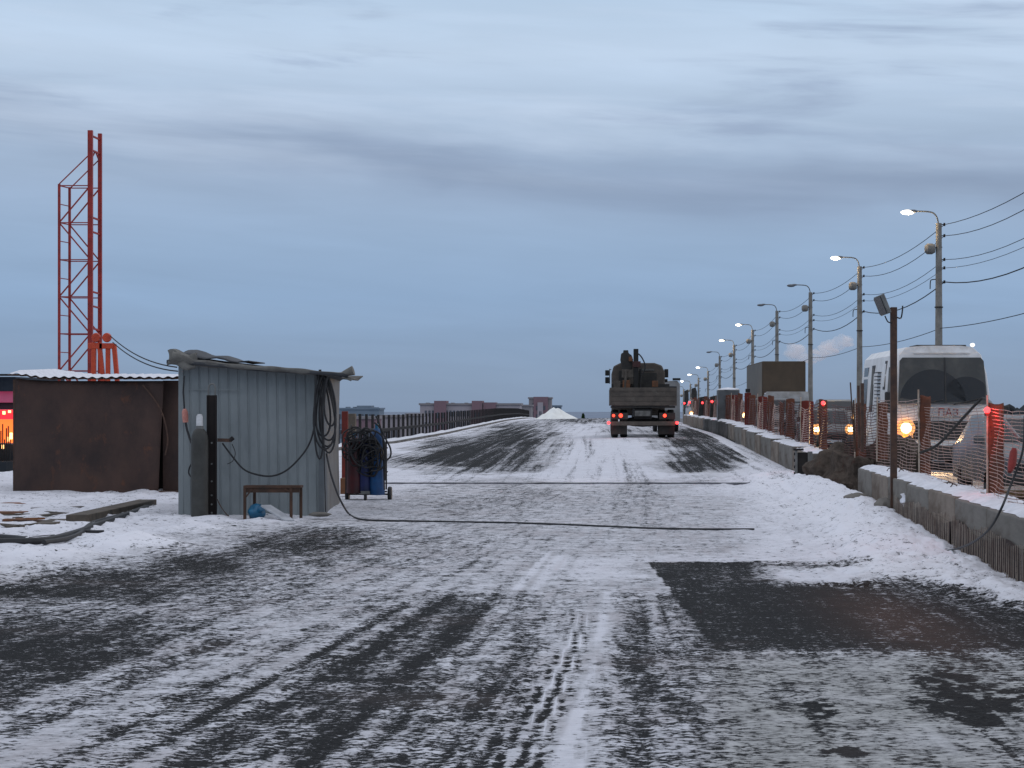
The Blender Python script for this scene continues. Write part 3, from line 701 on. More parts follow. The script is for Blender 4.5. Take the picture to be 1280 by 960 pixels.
y = 45.8; i = 0
variants = []
for s, (mm, sm_, sw, rd, zt) in enumerate((('net_far', 'net_strip', 0, False, 1.55), ('net_far', 'net_strip', .22, False, 1.62), ('net_far', 'net_red', .30, True, 1.6), ('net_far', 'net_strip', .18, False, 1.66), ('net', 'net_strip', .12, False, 1.5), ('net_far', 'net_red', 0, False, 1.58), ('net', 'net_far', 0, True, 1.5))):
    variants.append(net_fence((.025, 2.40), (0, 0), .61, zt, 17, 8, mat_=mm, r=.009, label='x', group='netting far', seed=10 + s, strip=sw, smat=sm_, sag=.06, rod=rd))
used = [False] * 7
while y < 140:
    k = (i * 3) % 7; x, yy = npos(y, .40)
    x1, _ = npos(y + 2.4, .40)
    rz = -(math.atan2(x1 - x, 2.4) - math.atan2(.025, 2.4)); z = float(zc(y + 1)) - .03
    lab = 'orange red net panel standing on the long row of concrete blocks'
    grp = 'net panels on the long block row'
    if i < 3: lab = ['first', 'second', 'third'][i] + ' orange net panel from the near end of the long block row'; grp += ' near end'
    if not used[k]:
        used[k] = True; o = variants[k]; o.location = (x, yy, z); o.rotation_euler = (0, 0, rz); o['label'] = lab; o['group'] = grp
    else: dup(variants[k], (x, yy, z), rz, lab, grp)
    y += 2.43; i += 1

# red warning lamps on the netting
def warn_lamp(p, label, r=.06):
    t = thing('warning_lamp', label, 'warning lamp', p, group='red warning lamps on the netting')
    MB().lathe([(.0, -.9 * r), (r * .7, -.8 * r), (r, 0), (r * .85, r * .6), (r * .3, r), (0, r * 1.05)], n=14).obj('lens', 'red_on', t)
    MB().lathe([(r * .8, -1.7 * r), (r * .85, -.8 * r), (r * .6, -.75 * r)], n=12).obj('lamp_base', 'dark_steel', t)
    point_light('warning_light', t, (0, -.12, -.04), 5, (1, .05, .04), .05)
    return t
for px, py, d, lab in ((1234, 513, 24.2, 'red warning lamp on the netting at the right, below the bus windscreen corner'), (1029, 504, 47, 'red warning lamp on the netting left of the bus'),
                       (890, 502, 96, 'red warning lamp on the netting right of the truck, nearest of that cluster'), (878, 503.5, 108, 'red warning lamp above the orange lit net panel near the truck'),
                       (862, 503, 124, 'small red warning lamp just right of the truck'), (855.5, 504, 138, 'smallest red warning lamp beside the truck')):
    warn_lamp(P(px, py, d), lab, .036 if d < 30 else (.045 if d < 60 else .055))

# ------------------------------------------------------------------ burlap heap, bracket, rocks in the gap
def cloth_heap(pts, name, label, cat, m_, seed, hmax=1.0):
    pass
mb = MB()
mb.blob((0, 0, .10), .62, .55, .44, .16, 28, 18, seed=4, flat=-.3)
mb.blob((.85, -.3, .2), .42, .6, .55, .2, 26, 16, seed=9, flat=-.3)
mb.blob((1.05, -1.6, .25), .42, .6, .52, .2, 26, 16, seed=12, flat=-.35)
mb.blob((.15, -.9, .0), .5, .7, .45, .2, 26, 16, seed=14, flat=-.25)
o = mb.obj('burlap_heap', 'burlap'); o.location = (4.62, 43.2, .28); tag(o, 'brown burlap covers heaped in the gap between the two barrier rows', 'burlap cover')
mb = MB()
ct = thing('cloth_strips', 'ragged strips of brown cloth hanging off the burlap heap', 'cloth', (4.5, 43.0, .15))
for k in range(9):
    mb = MB(); a = k / 8; x = .12 + a * .95; y_ = -.2 - a * 1.6 - .3 * math.sin(k)
    mb.tube([(x, y_, -.3), (x + .02 * math.sin(k * 2), y_ - .02, .1), (x + .05 * math.sin(k), y_ + .03, .55 + .25 * math.sin(k * 1.7))], .035, 6, rs=[.06, .05, .03]); mb.obj('cloth_strip', 'burlap', ct)
t = thing('upright_sticks', 'bundle of thin rusty stakes standing left of the bus side', 'stakes', (0, 0, 0))
for a, b, r in (((1068, 560, 38), (1063, 478, 38), .012), ((1074, 560, 37.5), (1073, 482, 37.5), .022), ((1078, 565, 37), (1078, 479, 37), .028), ((1069, 565, 38), (1067, 500, 38), .014)):
    mb = MB(); mb.tube([P(*a), P(*b)], r, 7); mb.obj('stake', 'rust_steel', t)
# steel bracket / formwork end at (1000,575)
t = thing('steel_bracket', 'grey steel frame bracket with dark recess standing on short feet at the block row end', 'bracket', (4.02, 44.9, ztop(4, 45)))
MB().box(-.11, -.06, 0, .1, .1, .66).obj('side_flange', 'grey_steel', t, bevel=.006)
MB().box(.15, .24, 0, .1, .1, .64).obj('side_flange', 'grey_steel', t, bevel=.006)
MB().box(-.06, .15, .06, .09, .12, .62).obj('back_plate', 'dark_steel', t)
MB().box(-.14, .06, -.02, .12, .66, .70).obj('top_lug', 'dark_steel', t)
mb = MB()
for k in range(4): mb.lathe([(.03, 0), (.03, .05)], (-.13, .03, .2 + k * .13), 8, 'x')
mb.obj('bolts', 'dark_steel', t)
mb = MB()
for a in (-.32, -.05, .2): mb.bar((0.05, .05, .16), (a, -.06, -.02), .03)
mb.obj('feet', 'dark_steel', t)
# rocks and snow-covered bag near the post
mb = MB(); mb.blob((0, 0, 0), .16, .2, .10, .12, 16, 10, 3); o = mb.obj('rock', 'concrete'); o.location = P(1107, 632, 31.2); tag(o, 'snow dusted grey stone at the foot of the brown post', 'stone')
mb = MB(); mb.blob((0, 0, 0), .2, .25, .08, .12, 16, 10, 8); o = mb.obj('rock', 'concrete'); o.location = P(1070, 623, 33.5); tag(o, 'flat grey stone left of the block row in the snow bank', 'stone')
mb = MB(); mb.blob((0, 0, 0), .13, .16, .12, .25, 18, 12, 5, freq=4); o = mb.obj('snow_clump', 'snow'); o.location = P(1139, 625, 29.5); tag(o, 'lump of snow caught on the wire mesh right of the brown post', 'snow')
mb = MB(); rnd = random.Random(5)
for k in range(70):
    a = rnd.uniform(0, 6.28); r = rnd.uniform(.05, .25)
    mb.tube([(rnd.uniform(-.1, .35), rnd.uniform(-.3, .3), -.05), (r * math.cos(a) + .1, r * math.sin(a), rnd.uniform(.02, .3))], .006, 3)
o = mb.obj('dry_weeds', 'wood_grey'); o.location = P(1145, 655, 29); tag(o, 'dry brown weeds at the foot of the near block row', 'weeds')
# rebar stubs on the block tops
mb = MB()
for yy, ox in ((33.6, .25), (32.9, .35), (32.6, .2), (27.4, .35), (26.6, .3), (26.2, .42), (21.6, .35), (20.9, .45), (20.4, .3)):
    x = float(block_x(yy)) + ox
    mb.tube([(x, yy, .6), (x + .01, yy, .68), (x - .03, yy + .03, .70), (x - .06, yy + .05, .655)], .008, 6)
o = mb.obj('lifting_loops', 'rust_steel'); tag(o, 'rusty rebar lifting loops poking through the snow on the near blocks', 'rebar loops')

# black cable over the near blocks with the red plug
t = thing('power_cable', 'black cable with a red plug hanging over the near blocks at the right edge', 'cable')
pts = [P(1281, 520, 20.6), P(1279, 560, 20.5), P(1270, 590, 20.4), P(1262, 610, 20.3), P(1251, 637, 20.0), P(1236, 662, 20.6), P(1216, 678, 21.8), P(1196, 686, 23.2), P(1175, 690, 24.2), P(1158, 693, 24.6)]
def smooth_path(pts, n=6):
    pts = [Vector(p) for p in pts]; out = []
    for i in range(len(pts) - 1):
        p0 = pts[max(i - 1, 0)]; p1 = pts[i]; p2 = pts[i + 1]; p3 = pts[min(i + 2, len(pts) - 1)]
        for k in range(n):
            u = k / n
            out.append(.5 * ((2 * p1) + (-p0 + p2) * u + (2 * p0 - 5 * p1 + 4 * p2 - p3) * u * u + (-p0 + 3 * p1 - 3 * p2 + p3) * u ** 3))
    out.append(pts[-1]); return out
MB().tube(smooth_path(pts), .011, 8).obj('cable_sheath', 'black_rubber', t)
MB().tube([P(1268, 560, 20.4), P(1267, 566, 20.4), P(1265, 580, 20.35), P(1262, 590, 20.3)], .04, 12, rs=[.02, .036, .04, .02]).obj('plug', 'red_plastic', t)
# grey support pole crossing the netting
t = thing('leaning_pole', 'grey tubes leaning in an inverted V behind the right netting', 'pole')
MB().tube(smooth_path([P(1150, 566, 27), P(1172, 556, 26.8), P(1195, 532, 26.3), P(1222, 503, 25.6), P(1229, 498, 25.5), P(1238, 503, 25.2)]), .017, 8).obj('tube', 'truck_dark', t)
MB().tube([P(1236, 502, 25.2), P(1275, 550, 24.0)], .022, 10).obj('tube', 'car_grey', t)

# ------------------------------------------------------------------ floodlight post
t = thing('floodlight_post', 'rusty brown steel post with a grey floodlight at its top beside the bus', 'floodlight', (P(1117, 627, 31).x, 31, .2))
H = P(1117, 384, 31).z - .2
MB().box(-.045, .045, -.045, .045, -.1, H).obj('post', 'rust_steel', t, bevel=.008)
f = MB(); mtx = Matrix.Translation((-.16, -.02, H + .04)) @ Matrix.Rotation(R(-22), 4, 'Y') @ Matrix.Rotation(R(12), 4, 'Z')
f.box(-.03, .03, -.16, .16, -.15, .13, mtx); f.box(.03, .055, -.08, .08, -.08, .06, mtx)
fl = f.obj('floodlight_head', 'grey_steel', t, bevel=.01)
MB().box(-.042, -.031, -.14, .14, -.13, .11, mtx).obj('floodlight_glass', 'glass_clean', fl)
MB().tube([(-.12, 0, H - .02), (-.05, 0, H - .03), (.0, 0, H - .03)], .016, 8).obj('bracket', 'dark_steel', t)
MB().tube(smooth_path([(.045, 0, H - .14), (.10, 0, H - .15), (.12, 0, H - .06), (.125, 0, H + .02)]), .011, 6).obj('cable_hook', 'black_rubber', t)
MB().tube(smooth_path([(-.12, 0, H - .12), (-.08, 0, H - .2), (-.03, -.05, H - .22)]), .009, 6).obj('cable_loop', 'black_rubber', t)

# ------------------------------------------------------------------ bus
def make_bus():
    t = thing('bus', 'small white bus with a dusty windscreen facing the camera behind the netting', 'bus', (0, 0, 0))
    d0, d1 = 52.5, 59.6; x0, x1 = 6.9, 9.22; zb = .35; g = .12
    s = d0 / F
    # front cross-section heights
    prof_w = [(x0 + .0, .45), (x0 - .01, 1.3), (x0 + .05, 2.4), (x0 + .12, 2.86), (x0 + .30, 3.03), (x0 + .7, 3.07), (x1 - .7, 3.07), (x1 - .42, 3.04), (x1 - .22, 2.86), (x1 - .10, 2.4), (x1 + .03, 1.3), (x1, .45)]
    mb = MB(); n = len(prof_w); rings = [(d0 + .10, .96, .30), (d0, 1.0, 0), (d0 + .25, 1.0, 0), (d1 - .2, 1, 0), (d1, .97, 0)]
    vs = []
    def ring(y_, k, lean):
        cx = (x0 + x1) / 2
        return [(cx + (x - cx) * k, y_ + lean * max(0, (z - 1.6)) / 1.45 * 1.2, z if z < 3.0 else z) for x, z in prof_w]
    R_ = [ring(d0 + .12, .97, .2), ring(d0 + .20, 1.0, .2), ring(d0 + .6, 1, 0), ring(d1 - .25, 1, 0), ring(d1, .96, 0)]
    for r in R_: vs += r
    fs = [tuple(range(n))[::-1]]
    for i in range(len(R_) - 1):
        for j in range(n): fs.append((i * n + j, i * n + (j + 1) % n, (i + 1) * n + (j + 1) % n, (i + 1) * n + j))
    fs.append(tuple((len(R_) - 1) * n + j for j in range(n)))
    mb.add(vs, fs); body = mb.obj('body', 'bus_white', t)
    # windscreen (leans back with the nose)
    def fy(z): return d0 + .12 + .2 * max(0, z - 1.6) / 1.45 * 1.2 - .025
    def panel(xa, xb, za, zb_, off=0, ny=1):
        vs = []; k = 10
        pl = [(xa, za), (xb, za), (xb, zb_), (xa, zb_)]
        return pl
    mb = MB(); xa, xb = x0 + .13, x1 - .13; za, zt = 1.70, 2.79
    poly = [(xa - .02, za), (xb + .02, za), (xb - .05, zt - .08), (xb - .12, zt), (xa + .10, zt), (xa + .03, zt - .08)]
    vs = [(x, fy(z), z) for x, z in poly] + [(x, fy(z) + .06, z) for x, z in poly]; k = len(poly)
    mb.add(vs, [tuple(range(k)), tuple(range(2 * k - 1, k - 1, -1))] + [((i + 1) % k, i, i + k, (i + 1) % k + k) for i in range(k)])
    ws = mb.obj('windscreen', 'glass', t)
    # cleaned wiper sectors, slightly proud
    def sector(cx, cz, r, a0, a1, nm):
        mb = MB(); pts = [(cx, cz)] + [(cx + r * math.cos(a0 + (a1 - a0) * i / 20), cz + r * math.sin(a0 + (a1 - a0) * i / 20)) for i in range(21)]
        pts = [(min(max(x, xa), xb - .04), min(max(z, za + .01), zt - .04)) for x, z in pts]
        mb.add([(x, fy(z) - .004, z) for x, z in pts], [tuple(range(len(pts)))]); mb.obj(nm, 'glass_clean', ws, smooth=False)
    sector(x0 + .92, za + .03, .78, R(2), R(172), 'wiped_glass')
    sector(x0 + 1.72, za + .02, .62, R(8), R(150), 'wiped_glass')
    MB().bar((x0 + 1.22, fy(za) - .012, za), (x0 + 1.22, fy(zt) - .012, zt), .03, .02).obj('centre_strip', 'bus_trim', ws)
    MB().tube([(x0 + .55, fy(za) - .02, za - .02), (x0 + 1.15, fy(za + .1) - .02, za + .09)], .012, 6).obj('wiper', 'bus_trim', t)
    MB().tube([(x0 + 1.4, fy(za) - .02, za - .02), (x0 + 2.0, fy(za + .12) - .02, za + .12)], .012, 6).obj('wiper', 'bus_trim', t)
    # roof hatch and front ridge
    MB().box(x0 + .65, x0 + 1.85, d0 + 1.0, d0 + 2.2, 3.05, 3.11).obj('roof_hatch', 'bus_trim', t, bevel=.02)
    MB().box(x0 + .5, x1 - .5, fy(2.92) - .012, fy(2.92) + .03, 2.885, 2.915).obj('roof_ridge', 'bus_white', t)
    # front dark bumper band and grille, panel with name
    MB().box(x0 + .05, x1 - .05, d0 + .02, d0 + .14, .38, .72).obj('bumper', 'bus_trim', t, bevel=.03)
    MB().box(x0 + .45, x1 - .45, d0 + .085, d0 + .118, .86, 1.30).obj('grille', 'bus_trim', t, bevel=.01)
    MB().box(x0 + .85, x1 - .55, d0 + .075, d0 + .112, 1.40, 1.60).obj('name_panel', 'plank_pale', t)
    cu = bpy.data.curves.new('lettering', 'FONT'); cu.body = 'ПАЗ'; cu.size = .24; cu.extrude = .004; cu.align_x = 'CENTER'
    to = bpy.data.objects.new('lettering', cu); col.objects.link(to)
    dg = bpy.context.evaluated_depsgraph_get(); me = bpy.data.meshes.new_from_object(to.evaluated_get(dg)); bpy.data.objects.remove(to)
    me.materials.clear(); me.materials.append(M['red_plastic'])
    lo = bpy.data.objects.new('lettering', me); col.objects.link(lo); lo.parent = t; lo.location = (x0 + 1.27, d0 + .068, 1.42); lo.rotation_euler = (R(90), 0, 0)
    # headlights: kerb-side one lit
    xh = P(1133, 535, d0).x
    for xx, on in ((xh, True), (x1 - .36, True)):
        MB().lathe([(.0, -.02), (.12, -.015), (.14, .03), (.14, .06)], (xx, d0 + .04, 1.13), 20, 'y').obj('headlight', 'head_on', t)
        MB().lathe([(.0, -.02), (.07, -.015), (.08, .03)], (xx - .02, d0 + .05, .93), 16, 'y').obj('added_amber_lamp', 'amber_glow', t)  # amber lamp added to widen the orange glow by the headlight
        MB().lathe([(.145, -.01), (.215, 0.0), (.215, .05), (.145, .05)], (xx, d0 + .05, 1.13), 20, 'y').obj('headlight_halo', 'halo_glow', t)  # glowing ring added to imitate the halo around the headlight
    point_light('headlight_beam', t, (xh, d0 - .12, 1.13), 1500, (1, .62, .28), .08, spot=R(110), rot=(R(82), 0, R(180 - 10)))
    MB().box(x0 + .06, x0 + .16, d0 + .06, d0 + .11, 1.04, 1.2).obj('marker_lamp', 'red_tail', t)
    # mirrors
    m1 = MB().box(x0 - .23, x0 - .02, d0 - .1, d0 + .02, 1.48, 1.98).obj('mirror', 'bus_trim', t, bevel=.03)
    MB().tube([(x0 - .1, d0 - .04, 1.98), (x0 - .05, d0 + .1, 2.2), (x0 + .05, d0 + .25, 2.25)], .012, 6).obj('mirror_arm', 'bus_trim', m1)
    m2 = MB().box(x1 + .12, x1 + .36, d0 - .1, d0 + .02, 1.38, 1.66).obj('mirror', 'bus_trim', t, bevel=.03)
    MB().tube([(x1 - .02, d0 + .1, 1.68), (x1 + .2, d0 - .04, 1.68)], .012, 6).obj('mirror_arm', 'bus_trim', m2)
    # small roof lamp
    MB().blob((x1 - .42, d0 + .42, 3.09), .06, .06, .045, 0, 12, 8).obj('roof_lamp', 'lamp_soft', t)
    # side windows and door outline on the visible flank
    def side(y0_, y1_, z0_, z1_, nm, m_, pr=.02):
        mb = MB()
        def xs(z): return float(np.interp(z, [.45, 1.3, 2.4, 2.86], [x0, x0 - .01, x0 + .05, x0 + .12]))
        pl = [(y0_, z0_), (y1_, z0_), (y1_, z1_), (y0_, z1_)]
        vs = [(xs(z) - pr, y, z) for y, z in pl] + [(xs(z) + .02, y, z) for y, z in pl]
        mb.add(vs, [(0, 1, 2, 3), (7, 6, 5, 4), (0, 4, 5, 1), (1, 5, 6, 2), (2, 6, 7, 3), (3, 7, 4, 0)]); return mb.obj(nm, m_, t, smooth=False)
    side(d0 + .62, d0 + 1.45, 1.55, 2.58, 'window_frame', 'bus_trim', .016); side(d0 + .70, d0 + 1.37, 1.62, 2.50, 'window', 'plate', .022)
    side(d0 + 2.0, d0 + 2.35, 2.05, 2.75, 'window_frame', 'bus_trim', .016); side(d0 + 2.08, d0 + 2.27, 2.12, 2.68, 'window', 'bus_white', .022)
    side(d0 + 4.3, d0 + 4.9, 1.5, 2.68, 'window_frame', 'bus_trim', .016); side(d0 + 4.4, d0 + 4.8, 1.58, 2.6, 'window', 'plate', .022)
    side(d0 + 5.6, d0 + 6.5, 1.5, 2.65, 'window', 'glass', .018)
    mb = MB()
    for k in range(14):
        z = 1.30 + k * .09; mb.box(x0 - .035, x0 + .08, d0 + 2.9, d0 + 3.6, z, z + .02)
    mb.obj('side_vents', 'bus_trim', t)
    # wheels
    for yy in (d0 + 1.3, d1 - 1.6):
        for xx in (x0 + .02, x1 - .28):
            w = MB().lathe([(.30, 0), (.42, .02), (.45, .06), (.45, .2), (.42, .25), (.30, .26)], (xx, yy, .56), 24, 'x').obj('wheel', 'black_rubber', t)
            MB().lathe([(0, -.012), (.24, -.01), (.28, .02)], (xx, yy, .56), 18, 'x').obj('rim', 'grey_steel', w)
    return t
make_bus()

# ------------------------------------------------------------------ cars / vehicles in the opposite queue (front towards camera = -Y)
def make_car(name, label, cat, loc, body='car_grey', w=1.75, L_=4.4, h=1.48, lights=(True, True), rz=0, energy=60, lamp_z=.68):
    t = thing(name, label, cat, loc, rz, group='vehicles queuing on the opposite roadway')
    prof = [(0, .30), (-.03, .52), (.05, .74), (.30, .86), (1.15, .98), (1.85, h - .06), (2.3, h), (3.3, h - .02), (4.0, 1.02), (L_, .95), (L_ + .03, .5), (L_ - .05, .30)]
    k = h / 1.48; prof = [(y, z) for y, z in prof]
    n = len(prof); sec = [(-w / 2, .90), (-w / 2 * .97, 1), (0, 1.0), (w / 2 * .97, 1), (w / 2, .90)]
    mb = MB(); vs = []
    for sx in (-1, -.94, .94, 1):
        for y, z in prof:
            inset = .10 * max(0, (z - .95)) / .5
            zz = z if abs(sx) < .97 else .30 + (z - .30) * .93
            vs.append((sx * (w / 2 - inset * 1.3), y + (.06 if abs(sx) > .97 and y < .5 else 0), zz))
    fs = [tuple(range(n)), tuple(3 * n + j for j in range(n))[::-1]]
    for i in range(3):
        for j in range(n): fs.append((i * n + (j + 1) % n, i * n + j, (i + 1) * n + j, (i + 1) * n + (j + 1) % n))
    mb.add(vs, fs); mb.obj('body', body, t)
    def fr(y, z, x, e=.012): return (x, y - e, z + e)
    mb = MB(); mb.add([(-w / 2 + .14, 1.22 - .02, 1.02), (w / 2 - .14, 1.20, 1.02), (w / 2 - .24, 1.80, h - .08), (-w / 2 + .24, 1.80, h - .08)], [(0, 1, 2, 3)])
    mb.obj('windscreen', 'glass_clean', t, smooth=False)
    MB().box(-w / 2 + .35, w / 2 - .35, -.06, .02, .50, .66).obj('grille', 'truck_black', t, bevel=.01)
    MB().box(-w / 2 + .05, w / 2 - .05, -.07, .05, .28, .44).obj('bumper', 'truck_dark', t, bevel=.02)
    MB().box(-.26, .26, -.085, -.072, .38, .49).obj('number_plate', 'plank_pale', t)
    for s, on in zip((-1, 1), lights):
        MB().lathe([(0, -.03), (.085, -.025), (.11, .03)], (s * (w / 2 - .23), -.02, lamp_z), 16, 'y').obj('headlight', 'head_on' if on else 'lamp_off', t)
        if on: MB().lathe([(.115, -.02), (.175, 0.0), (.175, .05), (.115, .05)], (s * (w / 2 - .23), .0, lamp_z), 18, 'y').obj('headlight_halo', 'halo_glow', t)  # added emissive ring, the lamp's amber halo built as a shape
        m1 = MB().box(s * (w / 2 + .02) - .09, s * (w / 2 + .02) + .09, 1.3, 1.4, .98, 1.12).obj('mirror', body, t, bevel=.02)
        for yy in (.75, L_ - .8):
            ww = MB().lathe([(.2, 0), (.31, .01), (.33, .05), (.33, .17), (.31, .2), (.2, .2)], (s * (w / 2 - .1) - .1, yy, .33), 20, 'x').obj('wheel', 'black_rubber', t)
            MB().lathe([(0, 0), (.19, .02), (.19, .18), (0, .2)], (s * (w / 2 - .1) - .1, yy, .33), 14, 'x').obj('rim', 'grey_steel', ww)
    if energy and any(lights):
        point_light('headlight_beam', t, (-.2, -.2, lamp_z), energy, (1, .62, .28), .1, spot=R(120), rot=(R(84), 0, R(180)))
    return t
def gz(y): return float(zc(y)) - .02
make_car('car', 'dark car with both headlights glowing left of the bus behind the netting', 'car', (P(1042, 549, 72).x, 72, gz(72) - .25), 'car_dark', w=1.55, energy=120, lamp_z=.57 + .25)
make_car('car', 'grey car at the right edge behind the netting, right of the bus', 'car', (7.55, 38.0, .0), 'car_grey', lights=(False, False), energy=0)
MB().lathe([(0, 0), (.05, .01), (.06, .03)], (0, 0, 0), 12, 'y')
make_car('car', 'dark car facing the camera left of the brown box truck', 'car', (6.75, 114, gz(114) + .1), 'car_dark', w=1.6, lights=(True, True), energy=60, lamp_z=.6)
make_car('car', 'silver car far up the queue right of the truck', 'car', (6.2, 136, gz(136) + .1), 'car_silver', w=1.7, lights=(True, False), energy=60, lamp_z=.6)
make_car('car', 'small dark car farthest in the oncoming queue', 'car', (9.2, 165, gz(165) - .1), 'car_dark', lights=(False, False), energy=0)
make_car('car', 'grey car in the outer lane below the street lamps', 'car', (10.3, 96, gz(96)), 'car_grey', lights=(False, True), energy=0)

def box_truck():
    d0 = 110; x0, x1 = 7.97, 10.1; g = gz(110)
    t = thing('box_truck', 'oncoming truck with a tall plain brown cargo box behind a white roofed cab', 'truck', (0, 0, 0), group='vehicles queuing on the opposite roadway')
    bx = MB().box(x0, x1, d0, d0 + 11.5, g + 1.2, P(0, 451.5, d0).z).obj('cargo_box', 'brown_box', t, bevel=.03)
    # plain lighter side wall of the box, a sheet just proud of the flank
    MB().box(x0 - .02, x0 - .003, d0 + .06, d0 + 11.4, g + 1.3, P(0, 452, d0).z - .05).obj('side_panel', 'grey_box', t)
    MB().prism([(d0 - 1.9, g + .5), (d0 - 1.95, g + 1.3), (d0 - 1.7, g + 1.9), (d0 - 1.5, P(0, 493, d0).z), (d0 - .15, P(0, 493, d0).z), (d0 - .15, g + .5)], x0 + .05, x1 - .02).obj('cab', 'car_silver', t, bevel=.05)
    MB().box(x0 + .08, x1 - .04, d0 - 1.45, d0 - .2, P(0, 493, d0).z + .01, P(0, 491.2, d0).z).obj('cab_roof', 'snow', t, bevel=.02)
    mb = MB(); za, zb = g + 1.35, P(0, 493, d0).z - .12
    mb.add([(x0 + .18, d0 - 1.97, za), (x1 - .14, d0 - 1.97, za), (x1 - .2, d0 - 1.6, zb), (x0 + .24, d0 - 1.6, zb)], [(0, 1, 2, 3)]); mb.obj('windscreen', 'glass_clean', t, smooth=False)
    for xx in (x0 + .3, x1 - .3): MB().lathe([(0, -.03), (.10, -.02), (.12, .03)], (xx, d0 - 1.97, g + .85), 14, 'y').obj('headlight', 'head_on', t)
    MB().box(x0 + .05, x1 - .02, d0 - 2.02, d0 - 1.9, g + .4, g + .65).obj('bumper', 'truck_dark', t, bevel=.02)
    for yy in (d0 - 1.0, d0 + 8):
        for xx in (x0 + .05, x1 - .33):
            w = MB().lathe([(.3, 0), (.46, .02), (.48, .1), (.46, .26), (.3, .28)], (xx, yy, g + .48), 18, 'x').obj('wheel', 'black_rubber', t)
            MB().lathe([(0, -.01), (.25, .0)], (xx, yy, g + .48), 14, 'x').obj('rim', 'grey_steel', w)
box_truck()
make_car('car', 'dark muddy car directly behind the orange nets left of the glowing headlights', 'car', (6.9, 88, gz(88) - .1), 'car_dark', w=1.7, h=1.6, lights=(False, False), energy=0)

